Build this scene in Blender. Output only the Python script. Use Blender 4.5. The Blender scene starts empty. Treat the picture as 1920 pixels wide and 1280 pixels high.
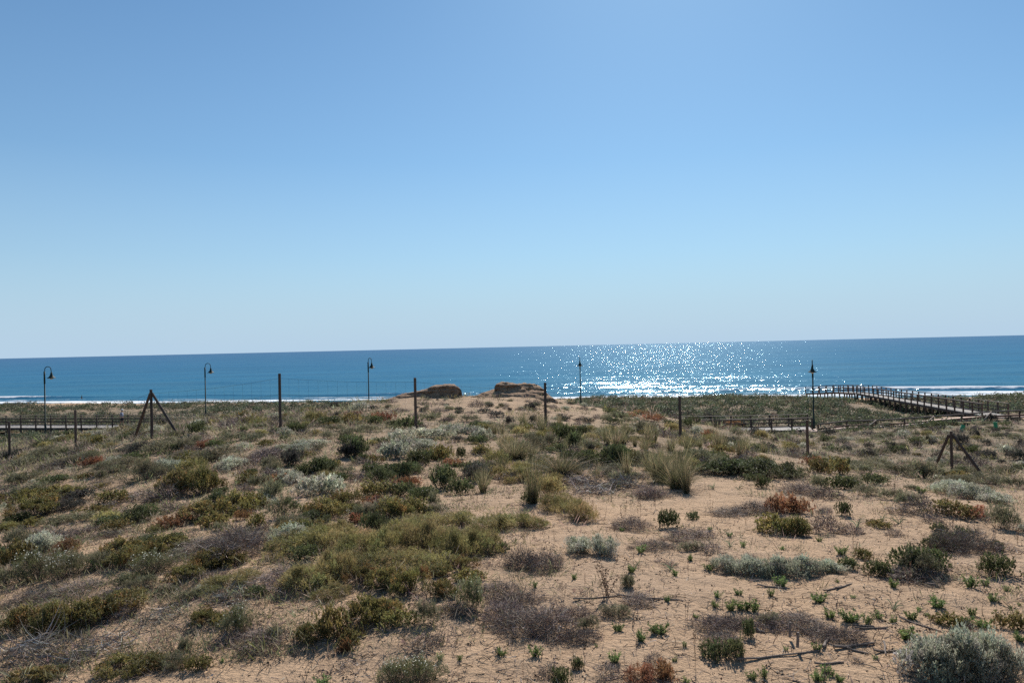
import bpy, math, random
import numpy as np
from mathutils import Vector, Matrix

# ------------------------------------------------------------------ camera
EYE = 9.5                      # eye height above the sea, sea level is z = 0
FPX = 1400.0                   # focal length in pixels of the 1920 px wide picture
PITCH = math.atan(10 / 1400.0)
ROLL = math.atan(44 / 1920.0)
CAM = np.array([0.0, 0.0, EYE])
_r0 = np.array([1.0, 0, 0]); _f0 = np.array([0, math.cos(PITCH), math.sin(PITCH)])
_u0 = np.array([0, -math.sin(PITCH), math.cos(PITCH)])
RT = _r0 * math.cos(ROLL) - _u0 * math.sin(ROLL)
UP = _u0 * math.cos(ROLL) + _r0 * math.sin(ROLL)
FW = _f0

scene = bpy.context.scene
COL = scene.collection
cam_data = bpy.data.cameras.new("camera")
cam_data.sensor_width = 36.0
cam_data.lens = 36.0 * FPX / 1920.0
cam_data.clip_start = 0.1
cam_data.clip_end = 90000.0
cam = bpy.data.objects.new("camera", cam_data)
COL.objects.link(cam)
m = Matrix(((RT[0], UP[0], -FW[0], 0), (RT[1], UP[1], -FW[1], 0), (RT[2], UP[2], -FW[2], EYE), (0, 0, 0, 1)))
cam.matrix_world = m
scene.camera = cam

def ray(px, py):
    d = FW + (px - 960) / FPX * RT + (640 - py) / FPX * UP
    return d
def P(px, py, Y):              # world point seen at a pixel, Y metres out
    d = ray(px, py)
    return CAM + d * (Y / d[1])
def to_px(p):
    v = np.asarray(p) - CAM
    z = v @ FW
    return 960 + FPX * (v @ RT) / z, 640 - FPX * (v @ UP) / z

# ------------------------------------------------------------------ sky and sun
sd = ray(1245, -503); sd = sd / np.linalg.norm(sd)
SUN_EL = math.asin(sd[2]); SUN_AZ = math.atan2(sd[0], sd[1])      # azimuth from +Y towards +X
world = bpy.data.worlds.new("World"); scene.world = world
world.use_nodes = True
nt = world.node_tree
for n in list(nt.nodes): nt.nodes.remove(n)
wo = nt.nodes.new("ShaderNodeOutputWorld"); wb = nt.nodes.new("ShaderNodeBackground")
sky = nt.nodes.new("ShaderNodeTexSky"); sky.sky_type = 'NISHITA'
sky.sun_disc = False
sky.sun_elevation = SUN_EL; sky.sun_rotation = SUN_AZ
sky.altitude = 0; sky.air_density = 1.0; sky.dust_density = 0.25; sky.ozone_density = 3.0
wb.inputs['Strength'].default_value = 0.071
tcw = nt.nodes.new("ShaderNodeTexCoord"); sxyz = nt.nodes.new("ShaderNodeSeparateXYZ"); nt.links.new(tcw.outputs['Generated'], sxyz.inputs[0])
# pale marine haze low in the sky, the same all the way round the horizon
hz = nt.nodes.new("ShaderNodeValToRGB"); nt.links.new(sxyz.outputs['Z'], hz.inputs[0])
for _ in range(3): hz.color_ramp.elements.new(0.5)
for el, (p, v) in zip(hz.color_ramp.elements, ((0.0, 1.0), (0.05, .84), (0.12, .50), (0.24, .18), (0.50, 0.03))): el.position = p; el.color = (v, v, v, 1)
mxw = nt.nodes.new("ShaderNodeMix"); mxw.data_type = 'RGBA'
nt.links.new(hz.outputs[0], mxw.inputs[0]); tw = nt.nodes.new("ShaderNodeMix"); tw.data_type = 'RGBA'; tw.blend_type = 'MULTIPLY'; tw.inputs[0].default_value = 1.0
tw.inputs[7].default_value = (.49, .71, .80, 1); nt.links.new(sky.outputs[0], tw.inputs[6]); nt.links.new(tw.outputs[2], mxw.inputs[6])
mxw.inputs[7].default_value = (3.8, 5.1, 6.4, 1)
nt.links.new(mxw.outputs[2], wb.inputs['Color']); nt.links.new(wb.outputs[0], wo.inputs['Surface'])

sun_data = bpy.data.lights.new("sun", 'SUN')
sun_data.energy = 3.6; sun_data.angle = math.radians(0.5); sun_data.color = (1.0, 0.94, 0.86)
sun = bpy.data.objects.new("sun", sun_data); COL.objects.link(sun)
sun.rotation_euler = Vector((-sd[0], -sd[1], -sd[2])).to_track_quat('-Z', 'Y').to_euler()
sun.location = (0, 0, 60)

scene.view_settings.view_transform = 'Standard'
scene.view_settings.look = 'None'
scene.view_settings.exposure = 0.80
scene.view_settings.gamma = 1.0
scene.view_settings.use_curve_mapping = False
scene.render.engine = 'CYCLES'
scene.cycles.max_bounces = 5
scene.cycles.diffuse_bounces = 2
scene.cycles.glossy_bounces = 2
scene.cycles.transparent_max_bounces = 4
scene.cycles.caustics_reflective = False
scene.cycles.caustics_refractive = False
scene.cycles.sample_clamp_indirect = 4.0
scene.cycles.use_denoising = False

rnd = random.Random(7)
R = np.random.default_rng(11)

# ------------------------------------------------------------------ noise
_perm = np.random.default_rng(3).permutation(512).astype(np.int64)
_perm = np.concatenate([_perm, _perm])
_ga = np.random.default_rng(4).uniform(0, 2 * math.pi, 512)
_gx, _gy = np.cos(_ga), np.sin(_ga)
def perlin(x, y):
    x = np.asarray(x, float); y = np.asarray(y, float)
    xi = np.floor(x).astype(np.int64); yi = np.floor(y).astype(np.int64)
    xf = x - xi; yf = y - yi; xi &= 511; yi &= 511
    u = xf * xf * xf * (xf * (xf * 6 - 15) + 10); v = yf * yf * yf * (yf * (yf * 6 - 15) + 10)
    def g(ix, iy, dx, dy):
        h = _perm[(_perm[ix & 511] + iy) & 511]
        return _gx[h] * dx + _gy[h] * dy
    a = g(xi, yi, xf, yf); b = g(xi + 1, yi, xf - 1, yf)
    c = g(xi, yi + 1, xf, yf - 1); d = g(xi + 1, yi + 1, xf - 1, yf - 1)
    return 1.5 * ((a * (1 - u) + b * u) * (1 - v) + (c * (1 - u) + d * u) * v)
def fbm(x, y, o=4):
    s = 0; a = 1.0; t = 0
    for k in range(o):
        s = s + a * perlin(x * 2 ** k + 17.3 * k, y * 2 ** k + 5.1 * k); t += a; a *= 0.5
    return s / t

# ------------------------------------------------------------------ terrain surface
def shore_y(x): return 130.0 - 0.18 * np.clip(x, -400, 300) + 1.5 * np.sin(np.asarray(x) * 0.05)
_cp = []          # surveyed heights: (pixel column, pixel row, distance) turned into world points
for px, py, Y in [
    (0,1280,6.6),(300,1280,6.2),(640,1280,6.0),(960,1280,5.7),(1300,1280,5.6),(1600,1280,5.6),(1920,1280,5.6),
    (0,1100,10.2),(300,1100,8.9),(640,1100,8.2),(960,1100,7.9),(1300,1100,7.8),(1600,1100,7.8),(1920,1100,7.8),
    (0,1000,14.5),(300,1000,12.0),(640,1000,10.9),(960,1000,10.7),(1300,1000,10.6),(1600,1000,10.5),(1920,1000,11.0),
    (0,930,19.5),(300,950,15.2),(640,930,14.8),(960,930,14.5),(1300,930,14.0),(1600,928,13.8),(1800,945,12.7),(1920,950,13.4),
    (0,890,27.5),(300,880,20.5),(640,880,18.6),(960,880,18.4),(1200,870,18.4),(1400,900,15.8),
    (141,845,31.0),(17,862,34.0),(283,822,28.0),(524,807,28.0),(640,806,28.0),(778,808,28.0),(900,806,28.0),(1022,808,28.0),(1150,815,28.0),
    (1274,826,28.0),(1400,845,26.5),(1513,865,28.0),(1600,870,27.0),(1783,888,28.0),(1900,886,27.5),(1800,912,18.0),(1600,893,18.0),
    (0,838,47.0),(100,830,50.0),(200,818,56.0),(300,800,57.0),(400,784,46.0),(470,784,46.0),(550,780,42.0),(640,766,44.0),(700,756,44.0),(740,746,45.0),(800,745,45.0),
    (870,745,45.0),(930,739,46.0),(1000,741,46.0),(1040,752,45.0),(1100,764,45.0),(1180,772,45.0),(1300,792,43.0),(1400,813,44.0),
    (1500,826,43.0),(1600,831,42.0),(1750,822,43.0),(1900,820,44.0),(1900,797,58.0),(1600,812,55.0),
    (640,790,34),(900,778,36),(1040,780,36),
    ]:
    _cp.append(P(px, py, Y))
for px, z, Y in [   # heights relative to the eye
    (-100,-8.1,74),(0,-7.95,76),(150,-7.9,75),(290,-7.55,73),(500,-7.2,72),(700,-6.8,62),(950,-6.6,62),(1200,-6.9,62),(1400,-8.0,62),(1500,-8.05,64),
    (1440,-8.1,70),(1584,-7.5,62),(1691,-7.35,62),(1807,-7.1,62),(1920,-7.0,62),(2050,-6.9,62),(1850,-7.25,68),
    (0,-8.1,88),(300,-8.1,88),(500,-8.0,88),(750,-8.0,88),(960,-7.9,88),(1200,-7.5,88),(1400,-7.3,85),(1550,-7.6,85),(1640,-8.4,90),(1700,-8.4,80),(1900,-7.7,84),
    (-60,-7.3,112),(0,-7.45,112),(150,-7.6,112),(300,-7.55,112),(400,-7.4,112),(500,-7.35,112),(700,-7.75,110),(900,-7.6,108),(1087,-7.45,105),(1200,-7.3,104),(1400,-7.4,102),(1500,-7.35,100),
    (1640,-8.25,100),(1750,-7.8,100),(1850,-7.7,98),(1920,-7.45,98),(2050,-7.2,97),(1560,-7.7,96)]:
    d = ray(px, 650); q = CAM + d * (Y / d[1]); q[2] = EYE + z - (.5 if Y >= 95 else .2 if Y > 80 else 0); _cp.append(q)
for x in (-260, -160, -80, 0, 80, 160, 260):
    s = float(shore_y(x))
    for dd, z in ((-9, 1.05), (0, 0.0), (14, -1.0), (60, -4)):
        _cp.append(np.array([x, s + dd, z]))
for x, y, z in [(0,0,-2.5),(-5,2,-2.6),(5,2,-2.5),(0,-8,-2.3),(-14,-8,-2.6),(14,-8,-2.4),(-12,3,-3.2),(12,3,-2.6),(-30,0,-4.2),(30,0,-3.6),
                (-45,30,-6.4),(42,30,-6.0),(-90,60,-8.0),(80,50,-7.0),(-220,90,-7.2),(220,80,-7.0),(-200,30,-6.5),(180,20,-6),(-90,5,-6),(90,0,-5)]:
    _cp.append(np.array([x, y, z + EYE]))
_cp = np.array(_cp)
def _uv(x, y):
    yy = np.maximum(np.asarray(y, float), -12) + 16.0
    return np.stack([np.asarray(x) / yy * 3.0, np.log(yy) * 3.0], -1)
_cuv = _uv(_cp[:, 0], _cp[:, 1])
def _ker(r2): return 0.5 * r2 * np.log(r2 + 1e-9)
_n = len(_cp)
_K = _ker(((_cuv[:, None] - _cuv[None]) ** 2).sum(-1)) + np.eye(_n) * 0.004
_Pm = np.concatenate([np.ones((_n, 1)), _cuv], 1)
_A = np.block([[_K, _Pm], [_Pm.T, np.zeros((3, 3))]])
_w = np.linalg.solve(_A, np.concatenate([_cp[:, 2], np.zeros(3)]))
def base_z(x, y):
    x = np.asarray(x, float); y = np.asarray(y, float); shp = x.shape
    uv = _uv(x.ravel(), y.ravel()); out = np.empty(len(uv))
    for i in range(0, len(uv), 20000):
        c = uv[i:i + 20000]
        out[i:i + 20000] = _ker(((c[:, None] - _cuv[None]) ** 2).sum(-1)) @ _w[:_n] + _w[_n] + c @ _w[_n + 1:]
    return out.reshape(shp)
def rough_z(x, y):
    x = np.asarray(x, float); y = np.asarray(y, float)
    near = 0.05 * fbm(x * 0.9, y * 0.9, 4) + 0.022 * fbm(x * 3.4, y * 3.4, 3) - 0.02 * np.clip(perlin(x * 2.6 + 9, y * 2.6) - .35, 0, 1)
    a = np.clip((y - 12) / 18, 0, 1); b = np.clip((y - 50) / 25, 0, 1)
    beach = np.clip((shore_y(x) - 8 - y) / 12, 0, 1)
    mid = 0.16 * fbm(x * 0.45 + 40, y * 0.45, 3)
    far = (0.45 * fbm(x * 0.11 + 9, y * 0.16, 3) + 0.16 * fbm(x * 0.5, y * 0.6 + 7, 2))
    return (near + a * mid * (1 - b) + b * far) * beach
HUM = []          # (x, y, radius, height) sand hummocks gathered round the bigger shrubs
def ground(x, y, hum=True):
    x = np.asarray(x, float); y = np.asarray(y, float)
    z = base_z(x, y) + rough_z(x, y)
    return z
def hits(pxs, pys):
    pxs = np.atleast_1d(np.asarray(pxs, float)); pys = np.atleast_1d(np.asarray(pys, float))
    ts = np.concatenate([np.arange(4, 12, 0.1), 12 * 1.012 ** np.arange(0, 205)])
    D = FW[None] + ((pxs - 960) / FPX)[:, None] * RT[None] + ((640 - pys) / FPX)[:, None] * UP[None]
    D = D / D[:, 1:2]
    pts = CAM[None, None] + D[:, None] * ts[None, :, None]
    g = ground(pts[..., 0], pts[..., 1])
    below = pts[..., 2] < g
    idx = np.argmax(below, 1); ok = below.any(1)
    i1 = np.clip(idx, 1, None); r = np.arange(len(pxs))
    a = (pts[r, i1 - 1, 2] - g[r, i1 - 1]); b = (g[r, i1] - pts[r, i1, 2])
    f = np.clip(a / (a + b + 1e-9), 0, 1)
    t = ts[i1 - 1] + (ts[i1] - ts[i1 - 1]) * f
    p = CAM[None] + D * t[:, None]
    return p, ok

# ------------------------------------------------------------------ helpers
def tag(o, label=None, cat=None, group=None, kind=None):
    if label: o['label'] = label
    if cat: o['category'] = cat
    if group: o['group'] = group
    if kind: o['kind'] = kind
    return o
def empty(name, loc, rz=0.0):
    o = bpy.data.objects.new(name, None); COL.objects.link(o)
    o.location = loc; o.rotation_euler = (0, 0, rz); o.empty_display_size = 0.2
    return o
def link(name, me, parent=None):
    o = bpy.data.objects.new(name, me); COL.objects.link(o)
    if parent is not None: o.parent = parent
    return o
def new_mat(name, col, rough=0.8, spec=0.3):
    mt = bpy.data.materials.new(name); mt.use_nodes = True
    b = mt.node_tree.nodes['Principled BSDF']
    b.inputs['Base Color'].default_value = (*col, 1); b.inputs['Roughness'].default_value = rough
    b.inputs['Specular IOR Level'].default_value = spec
    return mt
def N(mt, t, **kw):
    n = mt.node_tree.nodes.new(t)
    for k, v in kw.items(): setattr(n, k, v)
    return n
def L(mt, a, b): mt.node_tree.links.new(a, b)

def ramp(mt, fac, stops):
    r = N(mt, 'ShaderNodeValToRGB'); L(mt, fac, r.inputs[0])
    e = r.color_ramp.elements
    while len(e) < len(stops): e.new(0.5)
    for el, (p, c) in zip(e, stops):
        el.position = p; el.color = (*c, 1) if len(c) == 3 else c
    return r.outputs[0]
def noise(mt, vec, scale, detail=4, rough=0.5):
    n = N(mt, 'ShaderNodeTexNoise'); n.inputs['Scale'].default_value = scale
    n.inputs['Detail'].default_value = detail; n.inputs['Roughness'].default_value = rough
    if vec is not None: L(mt, vec, n.inputs['Vector'])
    return n
def mixc(mt, fac, a, b, mode='MIX'):
    n = N(mt, 'ShaderNodeMix', data_type='RGBA', blend_type=mode)
    for s, v in ((n.inputs[0], fac), (n.inputs[6], a), (n.inputs[7], b)):
        if hasattr(v, 'is_linked'): L(mt, v, s)
        elif isinstance(v, (int, float)): s.default_value = v
        else: s.default_value = (*v, 1)
    return n.outputs[2]

def leafy_mat(name, transl=0.35, rough=0.55):
    mt = bpy.data.materials.new(name); mt.use_nodes = True
    nodes = mt.node_tree.nodes; b = nodes['Principled BSDF']; out = nodes['Material Output']
    at = N(mt, 'ShaderNodeAttribute', attribute_name='tint')
    oi = N(mt, 'ShaderNodeObjectInfo')
    hs = N(mt, 'ShaderNodeHueSaturation'); hs.inputs['Saturation'].default_value = .95
    mr = N(mt, 'ShaderNodeMapRange'); mr.inputs[3].default_value = 0.92; mr.inputs[4].default_value = 1.5
    L(mt, oi.outputs['Random'], mr.inputs[0]); L(mt, mr.outputs[0], hs.inputs['Value'])
    mr2 = N(mt, 'ShaderNodeMapRange'); mr2.inputs[3].default_value = 0.485; mr2.inputs[4].default_value = 0.515
    wn = N(mt, 'ShaderNodeTexWhiteNoise', noise_dimensions='1D'); L(mt, oi.outputs['Random'], wn.inputs['W'])
    L(mt, wn.outputs['Value'], mr2.inputs[0]); L(mt, mr2.outputs[0], hs.inputs['Hue'])
    L(mt, at.outputs['Color'], hs.inputs['Color'])
    L(mt, hs.outputs[0], b.inputs['Base Color'])
    b.inputs['Roughness'].default_value = rough; b.inputs['Specular IOR Level'].default_value = 0.25
    if transl:
        tr = N(mt, 'ShaderNodeBsdfTranslucent'); L(mt, hs.outputs[0], tr.inputs['Color'])
        mx = N(mt, 'ShaderNodeMixShader'); mx.inputs[0].default_value = transl
        L(mt, b.outputs[0], mx.inputs[1]); L(mt, tr.outputs[0], mx.inputs[2]); L(mt, mx.outputs[0], out.inputs['Surface'])
    return mt
M_LEAF = leafy_mat("foliage", 0.48)
M_TWIG = leafy_mat("dry_twig", 0.0, 0.8)

def quad_mesh(name, Q, C, mat):
    """Q (n,4,3) free quads, C (n,3) colours"""
    n = len(Q); me = bpy.data.meshes.new(name)
    me.vertices.add(4 * n); me.vertices.foreach_set('co', Q.reshape(-1).astype(np.float32))
    me.loops.add(4 * n); me.loops.foreach_set('vertex_index', np.arange(4 * n, dtype=np.int32))
    me.polygons.add(n); me.polygons.foreach_set('loop_start', np.arange(0, 4 * n, 4, dtype=np.int32))
    me.polygons.foreach_set('loop_total', np.full(n, 4, dtype=np.int32))
    at = me.attributes.new('tint', 'FLOAT_COLOR', 'POINT')
    c = np.concatenate([np.clip(C, 0.002, 1), np.ones((n, 1))], 1)
    at.data.foreach_set('color', np.repeat(c, 4, 0).reshape(-1).astype(np.float32))
    me.materials.append(mat); me.update(); me.validate()
    return me
def grid_mesh(name, X, Y, Z, mat=None, smooth=True):
    h, w = X.shape; me = bpy.data.meshes.new(name)
    co = np.stack([X, Y, Z], -1).reshape(-1).astype(np.float32)
    me.vertices.add(h * w); me.vertices.foreach_set('co', co)
    i = np.arange(h * w).reshape(h, w)
    f = np.stack([i[:-1, :-1], i[:-1, 1:], i[1:, 1:], i[1:, :-1]], -1).reshape(-1)
    n = len(f) // 4
    me.loops.add(4 * n); me.loops.foreach_set('vertex_index', f.astype(np.int32))
    me.polygons.add(n); me.polygons.foreach_set('loop_start', np.arange(0, 4 * n, 4, dtype=np.int32))
    me.polygons.foreach_set('loop_total', np.full(n, 4, dtype=np.int32))
    if smooth: me.polygons.foreach_set('use_smooth', np.ones(n, dtype=bool))
    if mat: me.materials.append(mat)
    me.update(); me.validate()
    return me

class MB:
    """plain geometry collector for built things"""
    def __init__(s): s.v = []; s.f = []
    def add(s, vs, fs):
        o = len(s.v); s.v += [tuple(map(float, v)) for v in vs]; s.f += [tuple(o + i for i in f) for f in fs]
    def box(s, c, sx, sy, sz, rz=0.0):
        ca, sa = math.cos(rz), math.sin(rz); vs = []
        for z in (-.5, .5):
            for x, y in ((-.5, -.5), (.5, -.5), (.5, .5), (-.5, .5)):
                X, Y = x * sx, y * sy
                vs.append((c[0] + X * ca - Y * sa, c[1] + X * sa + Y * ca, c[2] + z * sz))
        s.add(vs, [(3, 2, 1, 0), (4, 5, 6, 7), (0, 1, 5, 4), (1, 2, 6, 5), (2, 3, 7, 6), (3, 0, 4, 7)])
    def bar(s, a, b, w, h):            # rectangular timber from a to b
        a = Vector(a); b = Vector(b); d = (b - a).normalized()
        side = d.cross(Vector((0, 0, 1)))
        if side.length < 1e-4: side = Vector((1, 0, 0))
        side.normalize(); up = side.cross(d)
        vs = []
        for p in (a, b):
            for x, y in ((-.5, -.5), (.5, -.5), (.5, .5), (-.5, .5)): vs.append(p + side * x * w + up * y * h)
        s.add(vs, [(3, 2, 1, 0), (4, 5, 6, 7), (0, 1, 5, 4), (1, 2, 6, 5), (2, 3, 7, 6), (3, 0, 4, 7)])
    def tube(s, pts, rad, n=10, cap=True):
        pts = [Vector(p) for p in pts]
        if not hasattr(rad, '__len__'): rad = [rad] * len(pts)
        rings = []; prev = None
        for i, p in enumerate(pts):
            d = (pts[min(i + 1, len(pts) - 1)] - pts[max(i - 1, 0)]).normalized()
            if prev is None:
                x = d.orthogonal().normalized()
            else:
                x = (prev - d * prev.dot(d)).normalized()
            prev = x; y = d.cross(x)
            rings.append([p + (x * math.cos(t) + y * math.sin(t)) * rad[i] for t in [2 * math.pi * k / n for k in range(n)]])
        vs = [v for r in rings for v in r]; fs = []
        for i in range(len(pts) - 1):
            for k in range(n):
                fs.append((i * n + k, i * n + (k + 1) % n, (i + 1) * n + (k + 1) % n, (i + 1) * n + k))
        if cap:
            fs.append(tuple(range(n - 1, -1, -1))); fs.append(tuple((len(pts) - 1) * n + k for k in range(n)))
        s.add(vs, fs)
    def lathe(s, prof, c=(0, 0, 0), n=20):
        vs = []; fs = []
        for r, z in prof:
            for k in range(n):
                t = 2 * math.pi * k / n; vs.append((c[0] + r * math.cos(t), c[1] + r * math.sin(t), c[2] + z))
        for i in range(len(prof) - 1):
            for k in range(n): fs.append((i * n + k, i * n + (k + 1) % n, (i + 1) * n + (k + 1) % n, (i + 1) * n + k))
        s.add(vs, fs)
    def mesh(s, name, mat, smooth=False):
        me = bpy.data.meshes.new(name); me.from_pydata(s.v, [], s.f)
        me.materials.append(mat)
        if smooth: me.polygons.foreach_set('use_smooth', np.ones(len(me.polygons), dtype=bool))
        me.update(); return me
    def build(s, name, mat, parent=None, smooth=False): return link(name, s.mesh(name, mat, smooth), parent)

# ------------------------------------------------------------------ sand
def sand_mat():
    mt = bpy.data.materials.new("sand"); mt.use_nodes = True
    b = mt.node_tree.nodes['Principled BSDF']; tc = N(mt, 'ShaderNodeTexCoord'); v = tc.outputs['Object']
    big = noise(mt, v, 0.35, 5, 0.6); mid = noise(mt, v, 2.2, 6, 0.65); fine = noise(mt, v, 22, 5, 0.7); grain = noise(mt, v, 160, 2, 0.8)
    c = ramp(mt, mid.outputs[0], [(0.30, (0.40, 0.272, 0.172)), (0.52, (0.485, 0.338, 0.220)), (0.75, (0.56, 0.398, 0.265))])
    c2 = ramp(mt, big.outputs[0], [(0.38, (0.41, 0.290, 0.198)), (0.62, (0.52, 0.350, 0.215))])
    c = mixc(mt, 0.45, c, c2)
    gg = ramp(mt, grain.outputs[0], [(0.3, (0.75, 0.74, 0.72)), (0.7, (1.18, 1.18, 1.2))])
    c = mixc(mt, 1.0, c, gg, 'MULTIPLY')
    # dark bits of litter lying in the sand
    vo = N(mt, 'ShaderNodeTexVoronoi'); vo.inputs['Scale'].default_value = 14; L(mt, v, vo.inputs['Vector'])
    sp = ramp(mt, vo.outputs['Distance'], [(0.10, (1, 1, 1)), (0.17, (0, 0, 0))])
    pm = ramp(mt, noise(mt, v, 1.3, 4, 0.7).outputs[0], [(0.46, (0, 0, 0)), (0.62, (1, 1, 1))])
    lit = mixc(mt, 1.0, sp, pm, 'MULTIPLY')
    litb = N(mt, 'ShaderNodeRGBToBW'); L(mt, lit, litb.inputs[0])
    c = mixc(mt, litb.outputs[0], c, (0.12, 0.085, 0.06))
    # humus stained sand further off, between the scrub
    at = N(mt, 'ShaderNodeAttribute', attribute_name='humus')
    hm = ramp(mt, noise(mt, v, 1.1, 6, 0.7).outputs[0], [(0.30, (0, 0, 0)), (0.52, (1, 1, 1))])
    hb = N(mt, 'ShaderNodeRGBToBW'); L(mt, hm, hb.inputs[0])
    mu = N(mt, 'ShaderNodeMath', operation='MULTIPLY'); L(mt, hb.outputs[0], mu.inputs[0]); L(mt, at.outputs['Fac'], mu.inputs[1])
    c = mixc(mt, mu.outputs[0], c, (0.15, 0.125, 0.088))
    L(mt, c, b.inputs['Base Color']); b.inputs['Roughness'].default_value = 0.95; b.inputs['Specular IOR Level'].default_value = 0.1
    ad = N(mt, 'ShaderNodeMath', operation='ADD'); L(mt, fine.outputs[0], ad.inputs[0])
    m2 = N(mt, 'ShaderNodeMath', operation='MULTIPLY'); L(mt, mid.outputs[0], m2.inputs[0]); m2.inputs[1].default_value = 3.0
    L(mt, m2.outputs[0], ad.inputs[1])
    bp = N(mt, 'ShaderNodeBump'); bp.inputs['Strength'].default_value = 0.9; bp.inputs['Distance'].default_value = 0.05
    L(mt, ad.outputs[0], bp.inputs['Height']); L(mt, bp.outputs[0], b.inputs['Normal'])
    return mt
M_SAND = sand_mat()

# ------------------------------------------------------------------ sea
def sea_mat():
    mt = bpy.data.materials.new("sea_water"); mt.use_nodes = True
    b = mt.node_tree.nodes['Principled BSDF']; tc = N(mt, 'ShaderNodeTexCoord'); geo = N(mt, 'ShaderNodeNewGeometry')
    def vmap(sx, sy):
        mp = N(mt, 'ShaderNodeMapping'); mp.inputs['Scale'].default_value = (sx, sy, 1)
        mp.inputs['Rotation'].default_value = (0, 0, math.radians(6)); L(mt, tc.outputs['Object'], mp.inputs['Vector']); return mp.outputs[0]
    n1 = noise(mt, vmap(0.75, 2.1), 1.0, 10, 0.74)
    n2 = noise(mt, vmap(0.035, 0.12), 1.0, 5, 0.65)
    def centred(n, k):
        s = N(mt, 'ShaderNodeVectorMath', operation='SUBTRACT'); L(mt, n.outputs['Color'], s.inputs[0]); s.inputs[1].default_value = (0.5, 0.5, 0.5)
        q = N(mt, 'ShaderNodeVectorMath', operation='MULTIPLY'); L(mt, s.outputs[0], q.inputs[0]); q.inputs[1].default_value = (k * 0.8, k, 0)
        return q.outputs[0]
    a = N(mt, 'ShaderNodeVectorMath', operation='ADD'); L(mt, centred(n1, 2.1), a.inputs[0]); L(mt, centred(n2, 0.7), a.inputs[1])
    a2 = N(mt, 'ShaderNodeVectorMath', operation='ADD'); L(mt, a.outputs[0], a2.inputs[0]); L(mt, geo.outputs['Normal'], a2.inputs[1])
    nr = N(mt, 'ShaderNodeVectorMath', operation='NORMALIZE'); L(mt, a2.outputs[0], nr.inputs[0])
    dep = N(mt, 'ShaderNodeAttribute', attribute_name='depth')      # 0 at the shore, 1 far out towards the horizon
    deep = ramp(mt, dep.outputs['Fac'], [(0.0, (0.075, 0.150, 0.155)), (0.10, (0.030, 0.124, 0.190)), (0.45, (0.020, 0.106, 0.198)), (1.0, (0.042, 0.100, 0.200))])  # last stop is paler: distance haze painted into the water colour
    var = noise(mt, vmap(0.006, 0.03), 1.0, 5, 0.6)
    vv = ramp(mt, var.outputs[0], [(0.35, (0.80, 0.82, 0.86)), (0.65, (1.15, 1.12, 1.10))])
    deep = mixc(mt, 1.0, deep, vv, 'MULTIPLY')
    fo = N(mt, 'ShaderNodeAttribute', attribute_name='foam')
    fn = noise(mt, vmap(0.35, 1.1), 1.0, 7, 0.75)
    s = N(mt, 'ShaderNodeMath', operation='ADD'); L(mt, fo.outputs['Fac'], s.inputs[0]); L(mt, fn.outputs[0], s.inputs[1])
    fm = ramp(mt, s.outputs[0], [(0.93, (0, 0, 0)), (1.0, (1, 1, 1))])
    fm2 = N(mt, 'ShaderNodeMapRange'); L(mt, s.outputs[0], fm2.inputs[0]); fm2.inputs[1].default_value = 1.02; fm2.inputs[2].default_value = 1.22
    col = mixc(mt, fm2.outputs[0], deep, (0.80, 0.82, 0.84))
    L(mt, col, b.inputs['Base Color'])
    rg = N(mt, 'ShaderNodeMapRange'); L(mt, fm2.outputs[0], rg.inputs[0]); rg.inputs[3].default_value = 0.07; rg.inputs[4].default_value = 0.7
    L(mt, rg.outputs[0], b.inputs['Roughness'])
    b.inputs['Specular IOR Level'].default_value = 0.0
    gl = N(mt, 'ShaderNodeBsdfGlossy'); gl.inputs['Color'].default_value = (.62, .88, 1.0, 1); gl.inputs['Roughness'].default_value = .14  # gloss tinted blue in place of the bluer high sky that waves reflect
    L(mt, nr.outputs[0], gl.inputs['Normal'])
    gf = N(mt, 'ShaderNodeMapRange'); L(mt, fm2.outputs[0], gf.inputs[0]); gf.inputs[3].default_value = .215; gf.inputs[4].default_value = .03
    mx = N(mt, 'ShaderNodeMixShader'); L(mt, gf.outputs[0], mx.inputs[0]); L(mt, b.outputs[0], mx.inputs[1]); L(mt, gl.outputs[0], mx.inputs[2])
    L(mt, mx.outputs[0], mt.node_tree.nodes['Material Output'].inputs['Surface'])
    return mt
M_SEA = sea_mat()

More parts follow.
